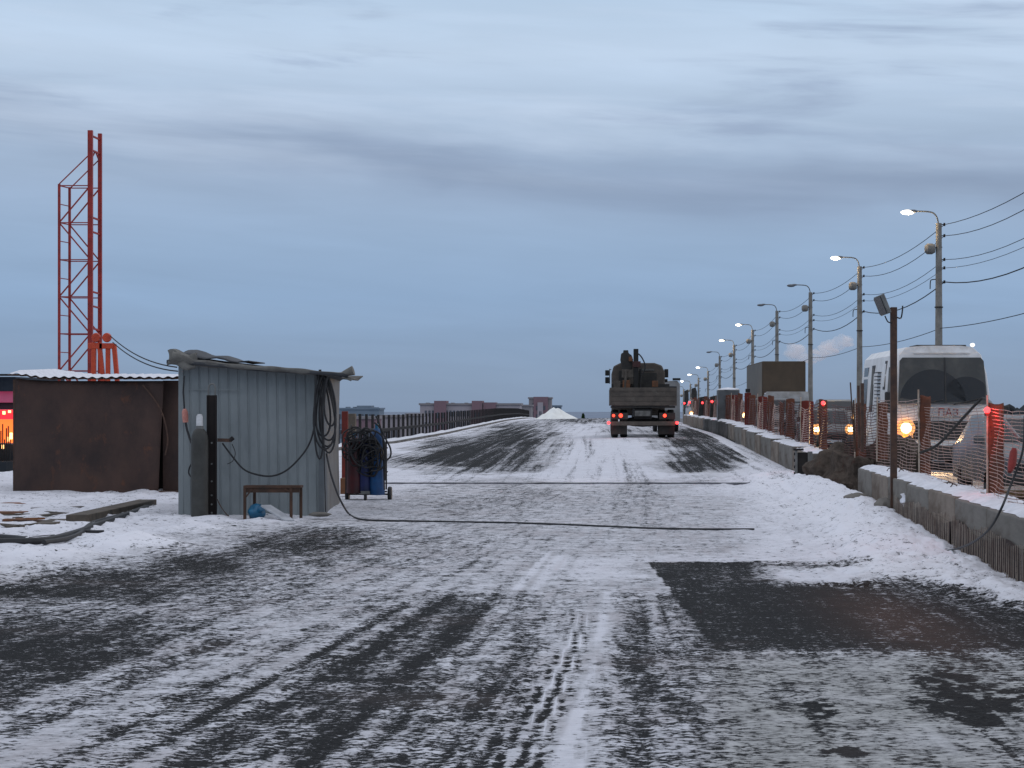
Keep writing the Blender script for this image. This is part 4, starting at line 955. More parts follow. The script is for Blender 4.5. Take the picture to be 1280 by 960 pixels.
# ------------------------------------------------------------------ crane truck (rear view)
def crane_truck():
    d0 = 84.0; k = d0 / F; g = ztop(1.6, 84)
    t = thing('crane_truck', 'dirty grey flatbed truck with a loader crane driving away up the road', 'truck', (0, 0, 0))
    def X(px): return (px - 750) * k
    def Zp(py): return 1.6 - (py - 510) * k
    xl, xr = X(762), X(846)
    tg = MB(); tg.box(xl, xr, d0, d0 + .06, Zp(507), Zp(484.5)); tgo = tg.obj('tailgate', 'truck_body', t, bevel=.01)
    mb = MB()
    for z in (Zp(489), Zp(495), Zp(501)): mb.box(xl + .05, xr - .05, d0 - .018, d0 - .001, z - .012, z + .012)
    mb.obj('ribs', 'truck_body', tgo)
    for s, xx in ((0, xl), (0, xr - .05)): MB().box(xx, xx + .05, d0 + .07, d0 + 5.6, Zp(507), Zp(486)).obj('side_board', 'truck_body', t, bevel=.01)
    MB().box(xl + .06, xr - .06, d0 + .07, d0 + 5.6, Zp(510), Zp(507.5)).obj('load_floor', 'truck_dark', t)
    MB().box(X(793), X(815), d0 + .2, d0 + 7.5, Zp(524), Zp(510.3)).obj('chassis', 'truck_black', t)
    MB().box(xl + .1, xr - .1, d0 + 5.66, d0 + 5.75, Zp(508), Zp(478)).obj('headboard', 'truck_dark', t)
    # cab, seen over the load
    x0, x1 = X(765.5), X(837)
    zt = Zp(449.5); y0 = d0 + 6.1
    poly = [(x0, Zp(520)), (x1, Zp(520)), (x1, Zp(462)), (x1 - .12, Zp(453)), (x1 - .42, zt), (x0 + .35, zt + .0), (x0 + .08, Zp(454)), (x0, Zp(464))]
    cab = MB().prism(poly, y0, y0 + 1.9, 'y').obj('cab', 'truck_body', t, bevel=.05)
    MB().box(X(796), X(823), y0 - .03, y0 - .002, Zp(460), Zp(457.5)).obj('rear_trim', 'plate', cab)
    MB().box(X(775), X(788), y0 - .03, y0 - .002, Zp(476), Zp(460)).obj('rear_window', 'truck_dark', cab)
    MB().box(X(800), X(826), y0 - .03, y0 - .002, Zp(478), Zp(463)).obj('rear_window', 'truck_dark', cab)
    for xa, xb, za, zb in ((757, 762.5, 466, 458.5), (757, 762.5, 476.5, 468), (837.5, 843, 468.5, 457), (838, 842, 475, 470.5)):
        m = MB().box(X(xa), X(xb), y0 + 1.3, y0 + 1.42, Zp(za), Zp(zb)).obj('mirror', 'truck_black', t, bevel=.02)
    MB().tube([(X(762.5), y0 + 1.4, Zp(457)), (X(765.5), y0 + 1.4, Zp(458))], .02, 6).obj('mirror_bar', 'plate', t)
    MB().tube([(X(763.2), y0 + 1.4, Zp(457)), (X(763.2), y0 + 1.4, Zp(477))], .018, 6).obj('mirror_bar', 'plate', t)
    # loader crane
    yc = d0 + 5.2
    MB().prism([(X(777), Zp(446)), (X(778), Zp(438)), (X(781), Zp(436)), (X(781), Zp(433.2)), (X(787.5), Zp(433.2)), (X(788), Zp(437)), (X(792), Zp(440)), (X(794), Zp(446)), (X(792), Zp(459)), (X(780), Zp(460))], yc, yc + .5, 'y').obj('crane_head', 'truck_dark', t, bevel=.02)
    MB().box(X(794.5), X(801), yc - .1, yc + .3, Zp(484), Zp(431.5)).obj('crane_column', 'truck_black', t, bevel=.02)
    MB().box(X(779), X(796), yc - .05, yc + .2, Zp(470), Zp(459)).obj('crane_body', 'truck_body', t, bevel=.02)
    MB().box(X(793), X(804), yc - .14, yc - .11, Zp(456), Zp(448)).obj('crane_motor', 'crane_red', t, bevel=.01)
    MB().box(X(788), X(793), yc - .14, yc - .05, Zp(448), Zp(442)).obj('crane_valve', 'crane_orange', t, bevel=.01)
    MB().tube(smooth_path([(X(801), yc - .1, Zp(438)), (X(806), yc - .1, Zp(444)), (X(810), yc - .1, Zp(455)), (X(806), yc - .1, Zp(466))]), .03, 6).obj('hydraulic_hose', 'black_rubber', t)
    MB().tube([(X(783), yc - .1, Zp(484)), (X(785), yc - .1, Zp(460))], .05, 8).obj('crane_cylinder', 'truck_body', t)
    MB().tube([(X(803), yc, Zp(484)), (X(804), yc, Zp(458))], .05, 8).obj('crane_cylinder', 'truck_black', t)
    MB().box(X(780), X(790), yc - .12, yc, Zp(483), Zp(473)).obj('crane_valve', 'crane_orange', t, bevel=.01)
    MB().box(X(819), X(827), yc - .12, yc, Zp(482), Zp(474)).obj('tool_box', 'crane_orange', t, bevel=.01)
    MB().box(X(768), X(777), yc - .1, yc + .1, Zp(484), Zp(474)).obj('tool_box', 'truck_body', t, bevel=.01)
    # underside, lights, bumper
    MB().box(X(792), X(815), d0 - .03, d0 + .02, Zp(521), Zp(512)).obj('plate_holder', 'truck_black', t)
    MB().box(X(793.5), X(813), d0 - .05, d0 - .032, Zp(520), Zp(513.5)).obj('number_plate', 'plate', t)
    for xa, xb in ((764, 785), (824, 844)):
        MB().box(X(xa), X(xb), d0 + .05, d0 + .12, Zp(524), Zp(516)).obj('lamp_panel', 'truck_dark', t)
    for px, r in ((767, .055), (776, .075), (831, .065)):
        MB().lathe([(0, -.02), (r, -.01), (r, .04)], (X(px), d0 + .03, Zp(519.5)), 12, 'y').obj('tail_lamp', 'red_tail', t)
    for px in (760.8, 846.3):
        MB().lathe([(0, -.03), (.05, -.02), (.06, .05)], (X(px), d0 + .03, Zp(528.5)), 12, 'y').obj('side_lamp', 'red_on', t)
        point_light('tail_glow', t, (X(px), d0 - .15, Zp(528.5)), 1.5, (1, .05, .03), .05)
    MB().box(X(764), X(844), d0 - .02, d0 + .08, Zp(532), Zp(526.8)).obj('rear_bumper', 'truck_body', t, bevel=.01)
    for xa, xb in ((763.5, 784), (823, 843.5)):
        MB().box(X(xa), X(xb), d0 + .25, d0 + .28, Zp(543), Zp(530)).obj('mud_flap', 'truck_dark', t)
        for dx in (0, .34):
            w = MB().lathe([(.3, 0), (.50, .02), (.53, .06), (.53, .24), (.5, .28), (.3, .28)], (X(xa) + dx, d0 + 1.0, g + .53), 26, 'x').obj('wheel', 'truck_black', t)
            MB().lathe([(0, 0), (.28, .01), (.28, .27), (0, .28)], (X(xa) + dx, d0 + 1.0, g + .53), 16, 'x').obj('rim', 'truck_dark', w)
    for xx in (X(764), X(835)):
        MB().lathe([(.3, 0), (.50, .02), (.53, .06), (.53, .26), (.5, .3), (.3, .3)], (xx, d0 + 6.8, g + .5), 26, 'x').obj('wheel', 'truck_black', t)
    MB().lathe([(0, -.9), (.09, -.8), (.17, -.4), (.2, 0), (.17, .4), (.09, .8), (0, .9)], (X(804), d0 + 1.0, g + .60), 16, 'x').obj('rear_axle', 'truck_dark', t)
crane_truck()
# pale van ahead of it
t = thing('van', 'pale grey van half hidden behind the right side of the crane truck', 'van', (0, 0, 0))
d = 100.0; g = ztop(3, 100)
xa, xb = P(815, 0, d).x, P(850, 0, d).x
MB().prism([(xa, g + .45), (xb, g + .45), (xb, P(0, 480, d).z), (xb - .12, P(0, 476, d).z), (xa + .12, P(0, 476, d).z), (xa, P(0, 480, d).z)], d, d + 4.6, 'y').obj('body', 'pale_van', t, bevel=.03)
MB().box(xb - .32, xb + .02, d - .05, d + .4, P(0, 475.4, d).z, P(0, 472.6, d).z).obj('roof_rack', 'truck_black', t)
MB().box(xa + .15, xb - .15, d - .02, d - .002, P(0, 497, d).z, P(0, 483, d).z).obj('rear_window', 'glass_clean', t)
for xx in (xa + .05, xb - .25): MB().lathe([(.2, 0), (.33, .02), (.35, .1), (.33, .2), (.2, .2)], (xx, d + .9, g + .35), 18, 'x').obj('wheel', 'black_rubber', t)

# ------------------------------------------------------------------ guardrail posts on the left
def guardrail():
    t = thing('guardrail', 'long dark steel guardrail with upright posts and a middle rail along the left bridge edge', 'guardrail')
    ys = [77 + i * 2.45 for i in range(100)]
    def gx(y): return float(np.interp(y, [77, 100, 257, 330], [-9.0, -9.12, -9.75, -10.2]))
    me = MB().box(-.05, .05, -.045, .045, -.1, 1.12)
    post = None
    for i, y in enumerate(ys):
        x = gx(y); z = float(zroad(x, y)) + .12
        if post is None:
            post = me.obj('post', 'dark_steel', t, smooth=False); o = post
        else:
            o = post.copy(); col.objects.link(o); o.parent = t
        o.location = (x, y, z)
    mb = MB(); vs = []
    for y in ys:
        x = gx(y) + .055; z = float(zroad(x, y)) + .12
        vs += [(x, y, z + .44), (x + .02, y, z + .46), (x + .01, y, z + .5), (x + .02, y, z + .54), (x, y, z + .56)]
    n = len(ys); fs = [(i * 5 + j, i * 5 + j + 1, (i + 1) * 5 + j + 1, (i + 1) * 5 + j) for i in range(n - 1) for j in range(4)]
    mb.add(vs, fs); mb.obj('middle_rail', 'dark_steel', t, solid=.01)
guardrail()

# snow heap at the crest
def heap():
    mb = MB(); n, m = 36, 14; vs = []
    for i in range(m):
        r = i / (m - 1)
        for j in range(n):
            w = 2 * math.pi * j / n
            h = (1 - r) ** 1.15 * 1.42
            if r < .12: h -= .1 * (.12 - r) / .12
            nz = float(vnoise(np.array([math.cos(w) * r * 5 + 20]), np.array([math.sin(w) * r * 5 + 30]))[0]) - .5
            rx = 2.3 * (1 + .25 * (math.cos(w) > 0) * r); h += (1 - r) * .22 * math.sin(3 * w + 1) * min(1, r * 4)
            vs.append((math.cos(w) * r * rx, math.sin(w) * r * 2.2, h + nz * .42 * (r > 0) * (1 - r * .6)))
    fs = [(i * n + j, i * n + (j + 1) % n, (i + 1) * n + (j + 1) % n, (i + 1) * n + j) for i in range(m - 1) for j in range(n)]
    fs.append(tuple(range(n - 1, -1, -1)))
    mb.add(vs, fs); o = mb.obj('snow_heap', 'snow_white'); o.location = (-5.1, 250, float(zroad(-5, 250)) - .05)
    tag(o, 'white heap of snow at the crest of the road on the left', 'snow heap')
heap()
# top of a far evergreen showing over the crest
def conifer(x, y, zbase, h, label, seed=0):
    t = thing('conifer', label, 'tree', (x, y, zbase)); rnd = random.Random(seed)
    MB().tube([(0, 0, 0), (0, 0, h * .95)], .15, 7, rs=[.22, .03]).obj('trunk', 'bark', t)
    mb = MB()
    for k in range(1400):
        z = h * (.2 + .8 * rnd.random() ** .8); rr = (h - z) * .34 * (.5 + .5 * rnd.random()) + .05; a = rnd.uniform(0, 6.283)
        c = Vector((math.cos(a) * rr, math.sin(a) * rr, z - rr * .15)); s = .16
        u = Vector((rnd.uniform(-1, 1), rnd.uniform(-1, 1), rnd.uniform(-.6, .4))).normalized() * s; v = Vector((rnd.uniform(-1, 1), rnd.uniform(-1, 1), rnd.uniform(-1, 1))).normalized() * s * .6
        mb.add([c - u, c + v, c + u], [(0, 1, 2)])
    mb.obj('crown', 'tree_green', t, smooth=False)
conifer(P(729, 0, 330).x, 330, P(0, 517, 330).z - 5, 5.0, 'small dark green tree top showing over the road crest', 2)

# ------------------------------------------------------------------ far buildings
def window_grid(mb, x0, x1, z0, z1, y, nx, nz, w=.55, h=.5):
    for i in range(nx):
        for j in range(nz):
            cx = x0 + (i + .5) * (x1 - x0) / nx; cz = z0 + (j + .5) * (z1 - z0) / nz
            a = (x1 - x0) / nx * w / 2; b = (z1 - z0) / nz * h / 2
            mb.box(cx - a, cx + a, y - .12, y - .02, cz - b, cz + b)
def building(name, label, d, x0p, x1p, top, m_, depth=14, extra=(), nx=10, nz=5, cat='building'):
    t = thing(name, label, cat, (P(x0p, 0, d).x, d, -14))
    X0 = P(x0p, 0, d).x; w = P(x1p, 0, d).x - X0; H = P(0, top, d).z + 14
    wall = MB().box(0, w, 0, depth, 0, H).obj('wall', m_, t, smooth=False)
    mb = MB(); window_grid(mb, 1, w - 1, 1.2, H - .6, 0, nx, nz); mb.obj('windows', 'bl_window', wall, smooth=False)
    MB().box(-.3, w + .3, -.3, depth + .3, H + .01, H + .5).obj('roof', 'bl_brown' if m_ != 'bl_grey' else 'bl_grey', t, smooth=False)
    for (xa, xb, tp, mm, dy) in extra:
        a = P(xa, 0, d).x - X0; b = P(xb, 0, d).x - X0; h2 = P(0, tp, d).z + 14
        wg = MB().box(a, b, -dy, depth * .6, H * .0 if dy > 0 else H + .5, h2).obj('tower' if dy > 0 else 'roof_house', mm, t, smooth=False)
        if dy > 0:
            mb = MB(); window_grid(mb, a + .4, b - .4, 1.2, h2 - 2.2, -dy, max(2, int((b - a) / 3)), nz); mb.obj('windows', 'bl_window', wg, smooth=False)
    return t
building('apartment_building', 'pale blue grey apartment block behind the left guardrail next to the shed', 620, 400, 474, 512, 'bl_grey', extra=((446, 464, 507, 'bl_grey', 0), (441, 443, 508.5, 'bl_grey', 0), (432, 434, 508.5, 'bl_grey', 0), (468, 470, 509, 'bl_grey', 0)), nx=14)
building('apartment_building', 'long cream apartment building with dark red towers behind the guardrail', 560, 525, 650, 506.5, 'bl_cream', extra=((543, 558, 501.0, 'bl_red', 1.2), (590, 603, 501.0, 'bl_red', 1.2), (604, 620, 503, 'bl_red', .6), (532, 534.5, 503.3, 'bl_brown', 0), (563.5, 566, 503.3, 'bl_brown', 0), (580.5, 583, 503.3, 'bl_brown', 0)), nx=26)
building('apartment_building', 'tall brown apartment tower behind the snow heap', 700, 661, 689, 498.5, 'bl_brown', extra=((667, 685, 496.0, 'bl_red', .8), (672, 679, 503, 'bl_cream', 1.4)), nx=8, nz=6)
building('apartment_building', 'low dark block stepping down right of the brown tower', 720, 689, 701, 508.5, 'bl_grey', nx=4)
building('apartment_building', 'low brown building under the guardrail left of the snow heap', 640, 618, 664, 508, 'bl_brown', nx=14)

# lower streetscape seen under the guardrail (colourful small facades)
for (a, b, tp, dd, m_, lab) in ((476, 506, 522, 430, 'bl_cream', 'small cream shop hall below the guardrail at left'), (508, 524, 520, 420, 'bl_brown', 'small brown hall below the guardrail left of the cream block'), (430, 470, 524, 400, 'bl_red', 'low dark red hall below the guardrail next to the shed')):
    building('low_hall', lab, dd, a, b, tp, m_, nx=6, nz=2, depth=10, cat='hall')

# tree line on the right horizon and left
def treeline(x0, x1, y, h, name, label, seed, n=900, zb=-14):
    rnd = random.Random(seed); mb = MB()
    for k in range(n):
        x = x0 + (x1 - x0) * rnd.random(); hh = h * (.75 + .35 * float(vnoise(np.array([x * .03 + seed]), np.array([.5]))[0]))
        r = rnd.uniform(2, 5); z = rnd.uniform(zb, zb + hh - r * .5)
        mb.blob((x, y + rnd.uniform(-8, 8), z), r, r, r * .9, .2, 6, 4, k)
    o = mb.obj(name, 'treeline', smooth=False); tag(o, label, 'trees', kind='stuff')
treeline(75, 420, 900, 17, 'tree_line', 'dark far tree line on the horizon to the right behind the bus', 3, 900)
mb = MB(); rnd = random.Random(9)
for k in range(500):
    a = Vector((rnd.uniform(-36, -21), rnd.uniform(66, 100), -3 + rnd.uniform(-2, .2))); mb.tube([a, a + Vector((rnd.uniform(-.4, .4), rnd.uniform(-.4, .4), rnd.uniform(.5, 1.9)))], .03, 3)
o = mb.obj('brushwood', 'wood_grey'); tag(o, 'bare brushwood beyond the deck at the far left', 'brushwood', kind='stuff')

# ------------------------------------------------------------------ lit shop at the far left
t = thing('shop', 'low shop glowing red and orange at the left edge behind the rusty shed', 'shop', (-40, 130, 0))
def S(px, py, dd=130): v = P(px, py, dd); return v - Vector((-40, 130, 0))
def sbox(xa, xb, ya, yb, nm, m_, y0=0, y1=.3, par=None):
    a = S(xa, ya); b = S(xb, yb); return MB().box(a.x, b.x, y0, y1, b.z, a.z).obj(nm, m_, par or t, smooth=False)
sbox(-60, 19, 471, 489, 'roof', 'fascia', 0, 12); sbox(-60, 55, 467.5, 470, 'roof_beam', 'dark_steel', -.5, -.2)
sbox(-60, 19, 489.2, 503, 'awning', 'sign_pink', .3, 6); sbox(-60, 19, 503.2, 512, 'wall', 'fascia', .6, 6)
sbox(-60, 19, 512.2, 524, 'sign_board', 'sign_red', .35, .55); sbox(-60, 19, 524.3, 554, 'shop_window', 'sign_orange', .6, .8)
for a, b, c, d_ in ((2, 5, 514, 518), (9, 12, 513, 516), (11, 14, 541, 549), (8, 10, 546, 552), (1, 4, 556, 561), (-9, -5, 543, 549)): sbox(a, b, c, d_, 'lamp', 'sign_yellow', .2, .3)
mb = MB()
for k in range(26):
    a = S(-40 + k * 2.3, 560); mb.box(a.x, a.x + .05, -1, -.9, a.z - 2.2, a.z + 1.0 + .5 * math.sin(k * 2.2))
mb.obj('fence_bars', 'dark_steel', t)
sbox(-60, 19, 556, 580, 'lower_wall', 'fascia', .7, 6)
sbox(-60, 25, 576, 600, 'forecourt', 'treeline', -3, 8)

# ------------------------------------------------------------------ red lattice mast
D = 48.0; kx = D / F
t = thing('lattice_mast', 'tall red lattice mast of four chords standing behind the rusty shed', 'mast', (P(100, 0, D).x, D, 0)); ox = P(100, 0, D).x
def q(px, py, dy=0): v = P(px, py, D + dy); return Vector((v.x - ox, dy, v.z))
zb0 = P(0, 472, D).z
chords = [((113, 163), .10, 0.0), ((125, 167), .08, .55), ((74, 230), .05, 0.0), ((87, 234), .05, .55)]
for (px, py), w, dy in chords:
    a = q(px, py, dy); MB().bar((a.x, dy, 0), (a.x, dy, a.z), w).obj('chord', 'red_steel', t, smooth=False)
mb = MB(); step = 46.3
ys_ = [232 + step * i for i in range(7)]
XL0, XL1, XR0, XR1 = q(74, 0).x, q(87, 0, .55).x, q(113, 0).x, q(125, 0, .55).x
def zz(py): return P(0, py, D).z
for i, y in enumerate(ys_):
    z = zz(y)
    if z < .2: continue
    mb.bar((XL0, 0, z), (XR0, 0, z), .022); mb.bar((XL1, .55, z), (XR1, .55, z), .022); mb.bar((XL0, 0, z), (XL1, .55, z), .022)
    z2 = zz(y + 23); mb.bar((XL0, 0, z2), (XL1, .55, z2), .018)
    if i + 1 < len(ys_):
        zn = zz(ys_[i + 1]); 
        if zn < 0: zn = 0
        if i % 2 == 0: mb.bar((XL0, 0, zn), (XR0, 0, z), .028); mb.bar((XL1, .55, zn), (XR1, .55, z), .028)
        else: mb.bar((XL0, 0, z), (XR0, 0, zn), .028); mb.bar((XL1, .55, z), (XR1, .55, zn), .028)
mb.bar((XL0, 0, zz(230)), (XR0, 0, zz(192)), .022); mb.bar((XL1, .55, zz(233)), (XR1, .55, zz(195)), .022)
mb.obj('bracing', 'red_steel', t, smooth=False)
mb = MB()
for y in (169, 187, 271, 289, 364, 382, 410): mb.bar((XR0, 0, zz(y)), (XR1, .55, zz(y) - .03), .035)
mb.bar((XR0, 0, zz(200)), ((XR0 + XR1) / 2, .3, zz(187)), .025); mb.bar((XR1, .55, zz(200)), ((XR0 + XR1) / 2, .3, zz(187)), .025)
mb.obj('rungs', 'red_steel', t, smooth=False)
# orange stands
def stand(cx, headp, legs, label):
    t = thing('orange_stand', label, 'stand', (P(cx, 0, 46.5).x, 46.5, 0), group='orange steel stands')
    o0 = P(cx, 0, 46.5).x
    def w(px, py, dy=0): v = P(px, py, 46.5); return (v.x - o0, dy, v.z)
    for a, b, wd in legs: MB().bar((w(*b)[0], .0, 0), w(*a), wd, .09).obj('leg', 'orange_steel', t, bevel=.01)
    h = w(*headp); MB().lathe([(0, -.06), (.085, -.06), (.1, 0), (.085, .06), (0, .06)], (h[0], -.02, h[2]), 18, 'y').obj('pulley', 'orange_steel', t)
    MB().box(h[0] - .16, h[0] + .14, -.07, .05, w(0, headp[1] + 14)[2], w(0, headp[1] + 7)[2]).obj('head_plate', 'orange_steel', t, bevel=.01)
stand(120, (120.5, 422), (((117.5, 428), (116, 520), .12), ((124, 428), (142, 520), .11)), 'left orange A frame stand with round pulley head beside the red mast')
stand(138, (134, 422), (((135, 430), (135, 520), .09), ((142.5, 430), (158, 520), .10)), 'right orange A frame stand with round pulley head beside the red mast')
for a, b, lab in (((138, 420, 46.4), (221, 459, 33.8), 'upper thin steel cable from the orange stands to the shed roof'), ((141, 428, 46.4), (222, 464, 33.8), 'lower thin steel cable from the orange stands to the shed roof')):
    pa, pb = P(*a), P(*b); pts = [pa.lerp(pb, i / 12) - Vector((0, 0, .12 * 4 * (i / 12) * (1 - i / 12))) for i in range(13)]
    o = MB().tube(pts, .011, 5).obj('steel_cable', 'dark_steel'); tag(o, lab, 'cable')

# ------------------------------------------------------------------ rusty sheet shed
def rusty_shed():
    D = 40.4
    t = thing('rusty_shed', 'low rusty brown steel shed with a snowy corrugated roof', 'shed', (0, 0, 0))
    xl = P(17, 0, D).x; xr = P(228, 0, D).x + .3; zt = P(0, 474, D).z
    MB().box(xl + .05, xr, D + .55, D + 3.4, .1, zt - .03).obj('wall', 'rust_dark', t, smooth=False)
    # the big front sheet, slightly buckled
    x1 = P(203, 0, D).x; x1b = P(197, 0, D).x
    mb = MB(); nu, nv = 40, 24
    def fd(u, v):
        xb = xl + (x1b - xl) * u; xt = xl + .02 + (x1 - xl) * u
        x = xb + (xt - xb) * v
        zb = P(0, 620 + 3 * u, D).z; z_ = zb + (zt + .02 - (.05 if u > .15 else .05 * u / .15) - zb) * v
        buck = .03 * math.sin(u * 7 + v * 3) * math.sin(v * 4) + .05 * math.exp(-((u - .93) / .05) ** 2) * v + .015 * math.sin(u * 19 + v * 2)
        return (x, D + .05 - buck, z_)
    mb.sheet(fd, nu, nv); mb.obj('front_sheet', 'rust', t, solid=.012)
    MB().box(xl - .03, xl + .06, D + .07, D + 3.4, 0.02, zt).obj('corner_post', 'rust_steel', t, smooth=False)
    # recess and hanging wire
    MB().box(x1 - .05, xr, D + .30, D + .34, .05, zt - .02).obj('back_sheet', 'rust', t, smooth=False)
    MB().tube(smooth_path([(x1 - .35, D - .02, zt - .1), (x1 - .02, D - .06, zt - .55), (x1 + .10, D - .03, zt - 1.05), (x1 + .05, D, .75)]), .014, 6).obj('hanging_wire', 'rust_steel', t)
    MB().box(x1b - .35, P(225, 0, D).x + .2, D - .1, D + .4, .0, .10).obj('sill_beam', 'rust_steel', t, bevel=.01)
    # corrugated roof + snow
    def roof(off, wav, y0, y1, nm, m_, lift=0, xa=xl - .08):
        mb = MB()
        def fr(u, v):
            x = xa + (xr - xa) * u
            drop = .07 * sstep(np.array([u]), .02, .22)[0]
            return (x, y0 + (y1 - y0) * v + .015 * math.sin(x * 9), zt + .08 - drop + wav * math.sin(x * 2 * math.pi / .17) + off + lift * (1 - abs(2 * v - 1)) + .10 * v)
        mb.sheet(fr, 260, 6); return mb.obj(nm, m_, t, solid=.008)
    roof(0, .012, D - .12, D + 3.6, 'roof', 'rust_steel'); 
    mb = MB()
    def fsn(u, v):
        x = xl - .05 + (xr - xl) * u; drop = .07 * sstep(np.array([u]), .02, .22)[0]
        return (x, D - .08 + 3.6 * v, zt + .095 - drop + .014 * math.sin(x * 2 * math.pi / .17) + .10 * v + .02 * vnoise(np.array([x * 3]), np.array([v * 4]))[0] + .05 * (1 if 0 < v < 1 else 0) * max(0, 1 - u * 4))
    mb.sheet(fsn, 200, 6); mb.obj('roof_snow', 'snow', t)
rusty_shed()

# ------------------------------------------------------------------ grey metal shed
FL = Vector((-6.1, 32.6)); FR = Vector((-4.06, 32.75)); BR = Vector((-4.28, 36.6)); BL = Vector((-6.3, 36.45))
def metal_shed():
    t = thing('metal_shed', 'leaning grey clad metal shed with a tarp roof beside the road', 'shed', (0, 0, 0))
    zl, zr = 2.275, 2.075
    def wall(a, b, za, zb, nm, m_, per=.14, lean=.0):
        mb = MB(); ln = (b - a).length; d = (b - a) / ln; nn = Vector((d.y, -d.x)); pts = []; s = 0
        while s < ln - 1e-6:
            for ds, h in ((0, 0), (.012, -.012), (.026, -.012), (.038, 0), (per * .5, .002)):
                if s + ds < ln: pts.append((s + ds, h))
            s += per
        pts.append((ln, 0)); vs = []; nz = 6
        for j in range(nz + 1):
            v = j / nz
            for s, h in pts:
                p = a + d * s + nn * (h + .02 + .012 * math.sin(v * 5 + s * 2.2)); z = .02 + v * (za + (zb - za) * s / ln - .02)
                vs.append((p.x - lean * v, p.y, z))
        n = len(pts); fs = [(j * n + i, j * n + i + 1, (j + 1) * n + i + 1, (j + 1) * n + i) for j in range(nz) for i in range(n - 1)]
        mb.add(vs, fs); return mb.obj(nm, m_, t, smooth=False, solid=.004)
    fw = wall(FL, FR, zl, zr, 'front_wall', 'clad', lean=.03)
    wall(FR, BR, zr, zr + .02, 'side_wall', 'clad_side'); wall(BR, BL, zr, zl, 'back_wall', 'clad_side'); wall(BL, FL, zl, zl, 'side_wall', 'clad_side')
    # lighter door outline seams
    mb = MB(); y = FL.y - .012
    for z in (1.86,): mb.box(-5.98, -5.2, y - .012, y - .004, z, z + .012)
    mb.box(-6.13, -6.06, y - .02, y + .0, .03, 2.2)
    mb.obj('corner_trim', 'clad', t, smooth=False)
    mb = MB(); mb.box(FR.x - .05, FR.x + .03, FR.y - .035, FR.y + .0, .02, zr - .02); mb.obj('corner_trim', 'clad_side', t, smooth=False)
    # roof: tar sheet slab + drooping tarp + rolled edge
    mb = MB()
    def fr(u, v):
        x = -6.25 + u * (2.62 - .62 * v); yv = 32.3 + v * 4.4
        z = 2.29 - .20 * u + .11 * math.sin(v * math.pi) * max(0, 1 - u * 1.3) + .008 * math.sin(u * 9 + v * 7)
        return (x, yv, z)
    mb.sheet(fr, 30, 14); mb.obj('roof', 'tar_paper', t, solid=.05)
    mb = MB(); pts = []; rs = []
    for i in range(46):
        u = i / 45; x = -6.18 + u * 2.62
        z = 2.275 - .205 * u + .004 * math.sin(u * 13) + .05 * max(0, 1 - u / .12)
        if u > .93: z += (u - .93) * 1.0
        r = .046 + .005 * math.sin(u * 11) + .005 * math.sin(u * 37) - .018 * u + .05 * max(0, 1 - u / .12)
        if u > .93: r = .03 + (u - .93) * .6
        pts.append((x, 32.32 + .03 * math.sin(u * 9), z)); rs.append(max(r, .02))
    mb.tube(pts, .05, 12, rs=rs); mb.obj('tarp_roll', 'tarp', t)
    mb = MB()
    mb.sheet(lambda u, v: (-6.24 + u * .40 + .02 * math.sin(v * 7), 32.26 + .04 * math.sin(u * 8 + v * 3) + v * .2, 2.22 + .22 * math.sin(min(1, v * 1.4) * 1.57) - .06 * u + .03 * math.sin(u * 7)), 10, 10)
    mb.obj('tarp_fold', 'tarp', t, solid=.02)
    mb = MB(); mb.sheet(lambda u, v: (-6.1 + u * 1.0, 32.5 + v * 1.6, 2.37 - .1 * u + .10 * math.sin(v * 2.6) * (1 - u) + .02 * math.sin(u * 14)), 12, 8); mb.obj('tarp_fold', 'tar_paper', t, solid=.015)
    mb = MB()
    mb.sheet(lambda u, v: (-3.72 + u * .13 * (1 + v), 32.3 + .4 * v, 2.05 - u * .05 + .05 * v * u + .02 * math.sin(v * 8)), 6, 6); mb.obj('tarp_fold', 'tarp', t, solid=.015)
    for x in (-5.55, -4.95, -4.55, -4.0): pass
metal_shed()
def sh(px, py, d=32.45): return P(px, py, d)
# hanging hose coil
t = thing('hose_coil', 'black hose coiled and hung from the shed roof edge above the right wall corner', 'hose coil')
rnd = random.Random(4)
for k, (cx, rx, ry, top) in enumerate(((407, 15, 44, 470), (409, 13, 40, 471), (403, 12, 38, 470), (410, 11, 47, 472), (405, 17, 45, 471), (398, 7, 52, 469), (412, 9, 30, 472))):
    pts = []
    for i in range(31):
        a = i / 30 * 2 * math.pi; sx = math.sin(a); cy = (1 - math.cos(a)) / 2
        w = rx * (.35 + .65 * cy ** .7)
        pts.append(sh(cx + sx * w + (cy - .5) * 3, top + cy * ry * 2 + math.sin(a * 3 + k) * .8, 32.42 - .015 * k + .03 * math.sin(a)))
    MB().tube(pts, .014, 6).obj('hose_loop', 'black_rubber', t)
MB().tube([sh(400, 462, 32.4), sh(401, 478, 32.4)], .02, 6).obj('hook', 'dark_steel', t)
